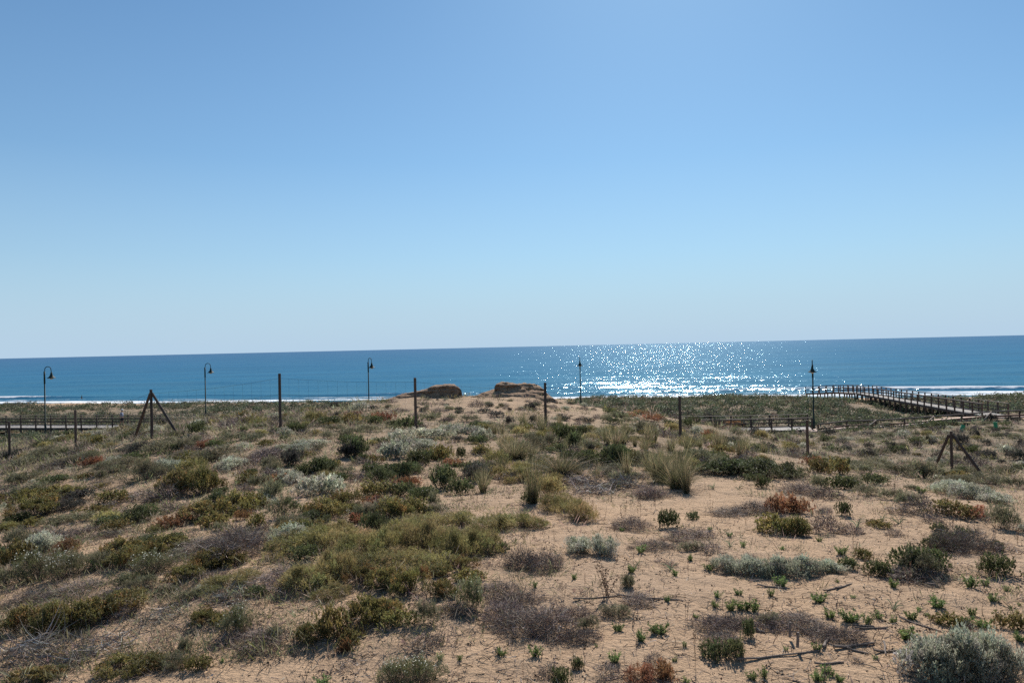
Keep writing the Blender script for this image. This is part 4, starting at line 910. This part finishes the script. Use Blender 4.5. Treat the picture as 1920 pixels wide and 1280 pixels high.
# ------------------------------------------------------------------ rock outcrops on the knoll
def rock_mat(name, a, b_, c):
    mt = bpy.data.materials.new(name); mt.use_nodes = True; b = mt.node_tree.nodes['Principled BSDF']
    tc = N(mt, 'ShaderNodeTexCoord'); mp = N(mt, 'ShaderNodeMapping'); mp.inputs['Scale'].default_value = (1, 1, 5)
    L(mt, tc.outputs['Object'], mp.inputs['Vector'])
    n1 = noise(mt, mp.outputs[0], 1.6, 7, .65); n2 = noise(mt, tc.outputs['Object'], 9, 6, .7)
    col = ramp(mt, n1.outputs[0], [(.3, a), (.5, b_), (.72, c)])
    col = mixc(mt, 1.0, col, ramp(mt, n2.outputs[0], [(.3, (.7, .7, .7)), (.7, (1.2, 1.2, 1.2))]), 'MULTIPLY')
    L(mt, col, b.inputs['Base Color']); b.inputs['Roughness'].default_value = .95; b.inputs['Specular IOR Level'].default_value = .1
    bp = N(mt, 'ShaderNodeBump'); bp.inputs['Distance'].default_value = .08; bp.inputs['Strength'].default_value = .8
    ad = N(mt, 'ShaderNodeMath', operation='ADD'); L(mt, n1.outputs[0], ad.inputs[0]); L(mt, n2.outputs[0], ad.inputs[1])
    L(mt, ad.outputs[0], bp.inputs['Height']); L(mt, bp.outputs[0], b.inputs['Normal'])
    return mt
M_ROCKD = rock_mat('dark_sandstone', (.18, .122, .084), (.28, .19, .13), (.38, .265, .18))
M_ROCKP = rock_mat('pale_sandstone', (.24, .155, .10), (.34, .225, .145), (.42, .29, .19))
def rock(name, outline, Y, depth, mat, seed, parent=None, soft=None):
    """outline: list of (px, top row, bottom row): a slab with that skyline, rounded over its own depth"""
    nx = 60; ny = 22; px = np.array([o[0] for o in outline], float)
    xs = np.linspace(px[0], px[-1], nx); top = np.interp(xs, px, [o[1] for o in outline]); bot = np.interp(xs, px, [o[2] for o in outline])
    V = []
    for i in range(nx):
        pt = P(xs[i], top[i], Y); pb = P(xs[i], bot[i], Y); zt, zb = pt[2], pb[2] - .35
        e = min(1, 4 * min(i, nx - 1 - i) / nx + .25); dp = depth * e
        ring = []
        for j in range(ny):
            t = math.pi * j / (ny - 1)                       # front foot, over the top, back foot
            cy = -math.cos(t); sz = math.sin(t)
            sq = .55 if mat is M_ROCKD else .95; yy = math.copysign(abs(cy) ** sq, cy); zz = sz ** (.42 if mat is M_ROCKD else 1.0)
            ring.append((pt[0], Y + dp * .5 * (1 + yy), zb + (zt - zb) * zz))
        V.append(ring)
    V = np.array(V); g = fbm(V[..., 0] * 2 + seed, V[..., 2] * 5 + V[..., 1] * .7, 3); g2 = fbm(V[..., 0] * 1.1 + seed, V[..., 1] * 1.3, 3)
    lay = np.sin(V[..., 2] * 26 + g2 * 5)
    inner = np.ones_like(g); g3 = fbm(V[..., 0] * 5 + seed, V[..., 2] * 9 + V[..., 1] * 2, 3); V[..., 1] += (.20 * g + .09 * lay + .10 * g3) * inner; V[..., 0] += .07 * g2; V[..., 2] += .05 * g2 + .05 * g3
    c0 = np.array([V[..., 0].mean(), V[..., 1].mean(), V[..., 2].min()]); V = V - c0
    me = grid_mesh(name, V[..., 0], V[..., 1], V[..., 2], mat, smooth=False)
    # close the two ends
    o = link(name, me, parent); o.location = c0
    return o
tag(rock('dark_boulder', [(735,745,747),(750,740,747),(775,735,747),(795,731,746),(808,724,745),(830,722,745),(850,721,745),(860,726,745),(866,734,746),(867,745,747)], 44.6, 1.6, M_ROCKD, 3.1),
    'dark brown flat topped sandstone boulder on the knoll, with a low tail to the left', 'boulder')
ledge = empty('layered_rock_ledge', P(985, 745, 45.2)); tag(ledge, 'pale layered sandstone ledge on the knoll right of the dark boulder', 'rock')
def child_rock(nm, *a):
    o = rock(nm, *a); w = Vector(o.location) - Vector(ledge.location); o.parent = ledge; o.location = w; return o
o = child_rock('cap_slab', [(928,724,729),(931,719,729),(940,717,728),(955,717.5,727),(966,719,727),(978,723,727)], 45.0, .9, M_ROCKD, 8.2); o['label'] = 'darker slab overhanging the left top'
child_rock('rock_layer', [(945,723,729),(965,720.5,729),(985,719,730),(1003,721,731),(1013,725,732),(1021,731,735)], 45.0, 1.8, M_ROCKP, 1.2)
child_rock('rock_layer', [(900,738,742),(925,731,740),(945,727,738),(975,727,738),(1000,729,739),(1018,733,741),(1030,741,745)], 44.4, 2.4, M_ROCKP, 5.7)
child_rock('rock_layer', [(880,746,754),(905,740,753),(940,736,753),(980,736,753),(1010,739,754),(1032,744,756),(1046,753,760)], 43.6, 3.0, M_ROCKP, 9.9)
tag(rock('sandstone_shelf', [(700,756,760),(730,747,760),(760,742,760),(800,742,760),(850,744,760),(900,744,758),(925,745,756)], 44.0, 1.6, M_ROCKP, 12.4),
    'low pale sandstone shelf under the dark boulder', 'rock')

# ------------------------------------------------------------------ wire fence
def fence():
    f = empty('wire_fence', P(960, 812, 28)); c0 = np.array(f.location)
    tag(f, 'sagging wire fence on round wooden posts with two braced corners, running along the dune', 'fence')
    posts = [(17,790,868,34.0,0),(141,768,850,31.0,1),(283,730,835,28.0,0),(524,700,811,28.0,0),(778,708,815,28.0,1),(1022,717,815,28.0,0),(1274,742,830,28.0,0),(1513,787,868,28.0,1),(1783,808,894,28.0,0)]
    tops = []
    for px, t, b, Y, mt in posts:
        pt = P(px, t, Y); pb = pt.copy(); pb[2] = min(P(px, b, Y)[2], float(ground(pt[0], pt[1])) - .25)
        lean = (R.normal(0, .02), R.normal(0, .02), 0); mb = MB()
        mid = (pt + pb) / 2 + (R.normal(0, .006), R.normal(0, .006), 0)
        mb.tube([tuple(pb - c0), tuple(mid - c0), tuple(pt - c0 - (0, 0, .012)), tuple(pt - c0)], [.056, .053, .051, .044], 12)
        mb.build('post', M_POST2 if mt else M_POST, f, False); tops.append((pt, pb))
    for px, foots in ((283, ((249, 818, 29.3), (338, 822, 27.6))), (1783, ((1747, 866, 29.0), (1848, 898, 27.2)))):
        pt = tops[2 if px == 283 else 8][0]
        for fx, fy, Y in foots:
            q = P(fx, fy, Y); q[2] = min(q[2], float(ground(q[0], q[1])) - .1)
            mb = MB(); a = pt - (0, 0, .14); a = a + (math.copysign(.05, q[0] - a[0]), -.02 if Y < 28 else .05, 0)
            mb.tube([tuple(q - c0), tuple((a + q) / 2 - c0), tuple(a - c0)], [.055, .052, .048], 10); mb.build('brace', M_POST, f)
    fr = [.08, .35, .6, .85]
    for k, h in enumerate(fr):       # four strands
        pts = []
        for i in range(len(tops)):
            pt, pb = tops[i]; g = np.array([pt[0], pt[1], float(ground(pt[0], pt[1]))])
            p = pt * (1 - h) + g * h
            if i:
                for s in (.25, .5, .75):
                    a = last * (1 - s) + p * s; pts.append(a + (0, -.05, -.10 * math.sin(math.pi * s) * (.6 + .7 * ((i * 3 + k) % 4) / 3)))
            pts.append(p + (0, -.055, 0)); last = p
        mb = MB(); mb.tube([tuple(q - c0) for q in pts], .0042, 4); mb.build('wire', M_WIRE, f)
    mb = MB()                        # upright wires of the netting, too fine to pick apart
    for i in range(len(tops) - 1):
        n = 14
        for j in range(1, n):
            s = j / n; a = tops[i][0] * (1 - s) + tops[i + 1][0] * s; gz = float(ground(a[0], a[1]))
            h = a[2] - gz; p0 = a + (0, -.05, -.08 * h - .08 * math.sin(math.pi * s)); p1 = np.array([a[0] + R.normal(0, .01), a[1] - .05, gz + .05])
            mb.tube([tuple(p0 - c0), tuple(p1 - c0)], .0022, 3, False)
    o = mb.build('netting', M_WIRE, f); o['kind'] = 'stuff'
M_WIRE = new_mat('rusty_wire', (.09, .075, .065), .6, .4)
fence()

# ------------------------------------------------------------------ lamps
M_LAMP = new_mat('dark_green_paint', (.016, .036, .032), .65, .2)
M_BULB = new_mat('frosted_glass', (.62, .60, .48), .35, .5)
def make_lamp():
    o = empty('street_lamp', (0, 0, 0)); H = 5.3
    mb = MB(); mb.tube([(0, 0, -.4), (0, 0, .9), (0, 0, .92), (0, 0, H)], [.095, .09, .062, .050], 12); mb.build('pole', M_LAMP, o, True)
    mb = MB(); mb.tube([(0, 0, H - .9), (0, 0, H + .15)], .07, 10); mb.build('sleeve', M_LAMP, o, True)
    r = .27; pts = [(0.03, 0, H - .1), (0.03, 0, H + .30)] + [(.03 + r - r * math.cos(t), 0, H + .30 + r * math.sin(t)) for t in np.linspace(0, math.pi, 14)[1:]] + [(.03 + 2 * r + .03, 0, H + .02)]
    mb = MB(); mb.tube(pts, .031, 8); mb.build('bracket_arm', M_LAMP, o, True)
    c = (.03 + 2 * r + .03, 0, H - .42)
    mb = MB(); mb.lathe([(.02, .50), (.07, .48), (.085, .34), (.12, .24), (.19, .12), (.31, .03), (.345, 0), (.34, -.015), (.29, .02), (.17, .10), (.08, .2), (.02, .25)], c, 22)
    sh = mb.build('shade', M_LAMP, o, True)
    mb = MB(); mb.lathe([(.0, -.12), (.09, -.10), (.15, -.03), (.15, .05), (.08, .12), (0, .12)], c, 16); mb.build('bulb_glass', M_BULB, sh, True)
    mb = MB(); mb.box((0, 0, -.05), .42, .42, .5); mb.build('footing', M_CONC, o)
    return o
M_CONC = new_mat('concrete', (.17, .165, .16), .9, .2)
def copy_tree(o, parent=None):
    c = o.copy(); COL.objects.link(c); c.parent = parent
    for ch in list(o.children): copy_tree(ch, c)
    return c
lamp0 = make_lamp()
lamps = [(83,686,77,0.0,'leftmost curved lamp post, beside the left walkway'),(384,680,92,0.05,'curved lamp post between the braced post and the tallest post'),
         (690,670,96,-.75,'curved lamp post left of the dark boulder'),(1087,668,93,-1.66,'lamp post in the sun glitter right of the ledge'),(1523,673,66.2,-1.99,'rightmost lamp post, at the end of the low walkway')]
for i, (px, top, Y, rz, lab) in enumerate(lamps):
    o = lamp0 if i == 0 else copy_tree(lamp0); p = P(px, top, Y); gz = float(ground(p[0], p[1])); hh = p[2] - gz
    o.location = (p[0], p[1], gz); o.rotation_euler = (0, 0, rz); o.scale = (1, 1, 1) if False else (hh / 5.93,) * 3
    tag(o, lab, 'street lamp', 'street lamps along the boardwalk')

# ------------------------------------------------------------------ boardwalks
def boardwalk(name, front, back, label, post_gap=1.9, rail_h=1.02, cat='boardwalk', rails=(.98, .62, .30), deck_th=.05, group=None, pile=True, sides=(1, 1), pmat=None, posts_on=None):
    """front/back: matching polylines (x, y, z of the deck top)"""
    o = empty(name, tuple(np.array(front[0]))); c0 = np.array(front[0]); tag(o, label, cat, group)
    F = np.array(front, float); Bk = np.array(back, float)
    seg = np.linalg.norm(np.diff((F + Bk) / 2, axis=0), axis=1); cum = np.concatenate([[0], np.cumsum(seg)]); Lt = cum[-1]
    def at(s, A_):
        return np.array([np.interp(s, cum, A_[:, k]) for k in range(3)])
    mb = MB(); s = 0.0; w = .145
    while s < Lt - w:                      # the boards, a pixel or two each from here
        f0, f1, b0, b1 = at(s, F), at(s + w * .93, F), at(s, Bk), at(s + w * .93, Bk); dz = R.normal(0, .003)
        vs = [f0, f1, b1, b0]; T = [tuple(v - c0 + (0, 0, dz)) for v in vs]; Bm = [tuple(v - c0 + (0, 0, dz - deck_th)) for v in vs]
        mb.add(T + Bm, [(0, 1, 2, 3), (7, 6, 5, 4), (0, 4, 5, 1), (1, 5, 6, 2), (2, 6, 7, 3), (3, 7, 4, 0)]); s += w
    d = mb.build('deck', M_DECK, o); d['kind'] = 'stuff'
    n = max(2, int(round(Lt / post_gap))); S = np.linspace(0.05, Lt - .05, n + 1)
    for side, A_, Oth in ((0, F, Bk), (1, Bk, F)):
        if not sides[side]: continue
        inw = lambda s_: unit((at(s_, Oth) - at(s_, A_)))
        mb = MB(); P0 = [at(s_, A_) - (0, 0, deck_th + .11) - c0 + inw(s_) * .06 for s_ in S]
        for a, b in zip(P0[:-1], P0[1:]): mb.bar(a, b, .07, .2)
        mb.build('edge_beam', M_POST, o)
        for hgt in rails:
            mb = MB()
            for s0, s1 in zip(S[:-1], S[1:]):
                a = at(s0, A_) + (0, 0, rail_h * hgt) - c0; b = at(s1, A_) + (0, 0, rail_h * hgt) - c0
                off = inw(s0) * (0.0 if hgt > .9 else .07)
                if hgt > .9: mb.bar(a + (0, 0, .035), b + (0, 0, .035), .13, .045)
                else: mb.bar(a + off, b + off, .04, .09)
            mb.build('handrail' if hgt > .9 else 'guard_rail', M_RAIL if hgt > .9 else M_POST, o)
        for s_ in S:
            p = at(s_, A_); gz = float(ground(p[0], p[1])); bot = min(gz - .2, p[2] - .25)
            mb = MB(); mb.box(tuple(np.array([p[0], p[1], p[2] + rail_h * .49 - .08]) - c0), .11, .11, rail_h + .14)
            mb.build('rail_post', pmat or M_POST, o)
            if pile and bot < p[2] - .35:
                mb = MB(); q = p + inw(s_) * .13; mb.tube([tuple(np.array([q[0], q[1], bot]) - c0), tuple(np.array([q[0], q[1], p[2] - .1]) - c0)], .11, 8); mb.build('pile', M_POST2, o)
    return o
# left walkway
zdl = EYE - 7.3
fl = [P(px, 650, Y) for px, Y in ((-260, 82.5), (0, 79), (290, 75), (520, 72.5), (700, 72))]; bl = [P(px, 650, Y) for px, Y in ((-260, 85.8), (0, 82.3), (290, 78.2), (520, 75.6), (700, 75))]
for q in fl + bl: q[2] = zdl
boardwalk('boardwalk', fl, bl, 'long raised wooden walkway with railings crossing the left side of the dunes', group='wooden walkways')
# low walkway at right, meeting the path
zr = EYE - 7.78
fr_ = [P(px, 650, Y) for px, Y in ((1180, 66), (1380, 65), (1520, 65))]; br_ = [P(px, 650, Y) for px, Y in ((1180, 69), (1380, 68), (1512, 68))]
for q in fr_ + br_: q[2] = zr
boardwalk('boardwalk', fr_, br_, 'low wooden walkway with railings behind the post under the right lamp', group='wooden walkways', post_gap=1.75, pmat=M_POST)
# raised footbridge to the beach
fb = [(1842, 777, 65.5), (1789, 772.6, 67.5), (1706, 758.5, 78), (1642, 747.5, 96), (1606, 743.5, 104)]
F1 = [P(*t) for t in fb]
zs = [EYE - 6.95, EYE - 6.95, EYE - 7.0, EYE - 7.35, EYE - 7.55]
for q, z in zip(F1, zs): q[2] = z
F1 = np.array(F1)
# straight, even run
t = np.linspace(0, 1, 6)[:, None]; F1 = F1[0] * (1 - t) + F1[-1] * t
dirv = unit(F1[-1] - F1[0]); nrm = np.array([dirv[1], -dirv[0], 0]); B1 = F1 + nrm * 2.1
boardwalk('footbridge', F1, B1, 'long raised wooden footbridge with railings leading to the beach on the right', cat='footbridge', group=None, post_gap=2.0, pmat=M_POST2)
e = F1[-1]; eb = B1[-1]
F2 = np.array([e + (-.2, .3, 0), P(1560, 650, 113), P(1508, 650, 121)]); F2[1, 2] = EYE - 7.95; F2[2, 2] = EYE - 8.6
d2 = unit(F2[-1] - F2[0]); n2 = np.array([d2[1], -d2[0], 0]); B2 = F2 + n2 * 2.1
boardwalk('beach_ramp', F2, B2, 'wooden ramp dropping left from the footbridge end to the beach', cat='ramp', post_gap=2.0, pmat=M_POST2)

# ------------------------------------------------------------------ sandy path and its low log fence
def path_strip():
    pxs = np.linspace(1500, 2300, 60); rows = []
    for off in (.6, 1.3, 2.0, 2.8):
        r = []
        for px in pxs:
            q = P(px, 650, 62.3 + off); r.append(q)
        rows.append(r)
    V = np.array(rows); V[..., 2] = ground(V[..., 0], V[..., 1]).max(0, keepdims=True) + .06
    sk = V[:1].copy(); sk[..., 2] -= .3; sk2 = V[-1:].copy(); sk2[..., 2] -= .3; V = np.concatenate([sk, V, sk2])
    mt = wood_mat('path_concrete', (.36, .26, .21), (.44, .33, .27), 1.2, .95)
    o = link('path', grid_mesh('path', V[..., 0], V[..., 1], V[..., 2], mt)); o['kind'] = 'structure'
path_strip()
def log_fence():
    pxs = list(range(1530, 2010, 54)); Y = 62.0; o = empty('log_fence', P(1584, 800, Y)); c0 = np.array(o.location)
    tag(o, 'low log rail fence with slanting struts along the pale sandy path on the right', 'fence')
    tp = []
    for px in pxs:
        q = P(px, 650, Y); q[2] = float(ground(q[0], q[1])); tp.append(q)
        mb = MB(); mb.tube([tuple(q - c0 - (0, 0, .3)), tuple(q - c0 + (0, 0, .74))], .065, 9); mb.build('post', M_POST2, o)
    for h, mt, nm in ((.72, M_RAIL, 'top_rail'), (.33, M_RED, 'lower_rail')):
        for a, b in zip(tp[:-1], tp[1:]):
            mb = MB(); mb.tube([tuple(a - c0 + (0, -.07, h)), tuple(b - c0 + (0, -.07, h))], .06 if h > .5 else .075, 8); mb.build(nm, mt, o, True)
    for i in (2, 4, 6):
        if i < len(tp):
            a = tp[i] + (0, -.1, .72); b = tp[i] + (-1.5, -1.2, 0); b[2] = float(ground(b[0], b[1]))
            mb = MB(); mb.tube([tuple(a - c0), tuple(b - c0)], .06, 8); mb.build('strut', M_RAIL, o, True)
log_fence()

# green plastic plant guards
M_GRN = new_mat('green_plastic', (.02, .26, .12), .5, .4)
for (px, py, Y, lab, tilt) in ((1801, 812, 50.5, 'torn green plastic guard leaning over above the right braced post', .35), (1868, 806, 53, 'upright green plastic plant guard near the right edge', -.1)):
    q = P(px, py, Y); q[2] = float(ground(q[0], q[1])); mb = MB()
    mb.lathe([(.11, 0), (.125, .2), (.12, .38), (.135, .55), (.12, .55), (.105, .2), (.10, .0)], (0, 0, 0), 9)
    o = mb.build('plant_guard', M_GRN); o.location = q; o.rotation_euler = (tilt * .5, tilt, .3); tag(o, lab, 'plant guard', 'green plant guards')

# ------------------------------------------------------------------ people
def skin(name, verts, edges, radii, mat, parent, sub=2, root=0):
    me = bpy.data.meshes.new(name); me.from_pydata(verts, edges, []); me.materials.append(mat); o = link(name, me, parent)
    md = o.modifiers.new('skin', 'SKIN'); md.use_smooth_shade = True
    for i, r in enumerate(radii):
        sv = me.skin_vertices[0].data[i]; sv.radius = (r, r) if not hasattr(r, '__len__') else r; sv.use_root = (i == root)
    sb = o.modifiers.new('sub', 'SUBSURF'); sb.levels = sub; sb.render_levels = sub
    return o
M_SKIN = new_mat('skin', (.36, .20, .13), .6, .3); M_SHIRT = new_mat('grey_blue_shirt', (.26, .29, .38), .9, .1)
M_SHORT = new_mat('dark_shorts', (.02, .022, .035), .9, .1); M_HAT = new_mat('white_cap', (.75, .75, .73), .8, .2); M_WET = new_mat('dark_wetsuit', (.012, .013, .016), .5, .4)
M_SHOE = new_mat('pale_shoes', (.35, .33, .31), .8, .2)
def walker(loc, rz):
    o = empty('person', loc, rz); tag(o, 'person in grey blue shirt, dark shorts and white cap walking on the left walkway', 'person')
    V = [(0, 0, .93), (0, 0, 1.12), (0, 0, 1.33), (.01, 0, 1.46), (.02, 0, 1.53), (.03, 0, 1.63), (.03, 0, 1.70),
         (0, .19, 1.40), (-.04, .25, 1.14), (.10, .24, .93), (.14, .235, .86), (0, -.19, 1.40), (-.10, -.25, 1.15), (-.14, -.24, .90), (-.13, -.235, .82),
         (0, .10, .88), (.10, .10, .50), (.06, .10, .09), (.19, .11, .045), (0, -.10, .88), (-.06, -.10, .50), (-.22, -.10, .12), (-.11, -.11, .04)]
    E = [(0, 1), (1, 2), (2, 3), (3, 4), (4, 5), (5, 6), (2, 7), (7, 8), (8, 9), (9, 10), (2, 11), (11, 12), (12, 13), (13, 14), (0, 15), (15, 16), (16, 17), (17, 18), (0, 19), (19, 20), (20, 21), (21, 22)]
    Rr = [(.12, .15), (.105, .135), (.12, .17), .055, .065, .098, .06, .055, .042, .034, .036, .055, .042, .034, .036, .085, .058, .04, .034, .085, .058, .04, .034]
    skin('body', V, E, Rr, M_SKIN, o)
    skin('shirt', [(0, 0, .95), (0, 0, 1.12), (0, 0, 1.34), (.005, 0, 1.44), (0, .20, 1.39), (-.03, .255, 1.2), (0, -.20, 1.39), (-.07, -.255, 1.2)], [(0, 1), (1, 2), (2, 3), (2, 4), (4, 5), (2, 6), (6, 7)],
         [(.15, .17), (.14, .16), (.145, .19), .075, .075, .07, .075, .07], M_SHIRT, o)
    skin('shorts', [(0, 0, .97), (0, 0, .89), (0, .10, .82), (.08, .10, .56), (0, -.10, .82), (-.045, -.10, .56)], [(0, 1), (1, 2), (2, 3), (1, 4), (4, 5)], [(.135, .16), (.135, .16), .105, .09, .105, .09], M_SHORT, o)
    mb = MB(); mb.lathe([(.0, .12), (.06, .115), (.10, .07), (.112, 0), (.108, -.01)], (.03, 0, 1.68), 14); h = mb.build('cap', M_HAT, o, True)
    mb = MB(); mb.box((.15, 0, 1.683), .11, .14, .015); mb.build('peak', M_HAT, h)
    for s, x, z in ((1, .09, .045), (-1, -.19, .07)):
        mb = MB(); mb.tube([(x - .09, s * .10, z), (x, s * .105, z - .01), (x + .13, s * .11, z - .015)], [.045, .05, .035], 8); mb.build('shoe', M_SHOE, o, True)
    return o
pw = P(226, 650, 77.3); walker((pw[0], pw[1], zdl + .01), 0.15)
pb_ = P(151, 650, 166.0)
sw = empty('person', (pb_[0], pb_[1], -.55), .4); tag(sw, 'dark figure standing waist deep in the sea left of the braced post', 'person')
skin('body', [(0, 0, .35), (0, 0, .75), (.02, 0, 1.12), (.05, 0, 1.30), (.07, 0, 1.40), (.09, 0, 1.52), (.02, .22, 1.12), (.10, .38, .92), (.25, .45, .80), (.02, -.22, 1.12), (-.05, -.42, .98), (.02, -.62, .86)],
     [(0, 1), (1, 2), (2, 3), (3, 4), (4, 5), (2, 6), (6, 7), (7, 8), (2, 9), (9, 10), (10, 11)], [(.15, .18), (.14, .16), (.14, .19), .06, .095, .075, .065, .05, .04, .065, .05, .04], M_WET, sw)

# ------------------------------------------------------------------ labels that single each plant out
def ordinal(i): return ['', 'second ', 'third ', 'fourth ', 'fifth ', 'sixth ', 'seventh ', 'eighth ', 'ninth ', 'tenth '][i]
def write_labels():
    buckets = {}
    for o, px, py, kind, size in LABELED:
        best = min(LM, key=lambda l: math.hypot(px - l[0], (py - l[1]) * 1.6)); dx, dy = px - best[0], (py - best[1]) * 1.6
        d = math.hypot(dx, dy)
        if d < 26 and abs(dx) < 26: where = 'at'
        elif abs(dx) > 2.2 * abs(dy): where = 'left of' if dx < 0 else 'right of'
        elif abs(dy) > 2.2 * abs(dx): where = 'above' if dy < 0 else 'below'
        else: where = ('up' if dy < 0 else 'down') + (' and left of' if dx < 0 else ' and right of')
        buckets.setdefault((kind, size, where, best[2]), []).append((d, o))
    for (kind, size, where, lm), lst in buckets.items():
        lst.sort(key=lambda t: t[0])
        for i, (d, o) in enumerate(lst):
            words = NOM[kind][4]
            if len(lst) == 1: pre = ''
            elif i == 0: pre = 'closest '
            elif i < 10: pre = ordinal(i) + 'closest '
            else: pre = 'outermost '
            lab = f"{pre}{size} {words} {where} {lm}"
            if len(lab.split()) > 16: lab = lab.replace('and ', '')
            o['label'] = lab
write_labels()
print('plants', len(LABELED), 'terrain points', _n)
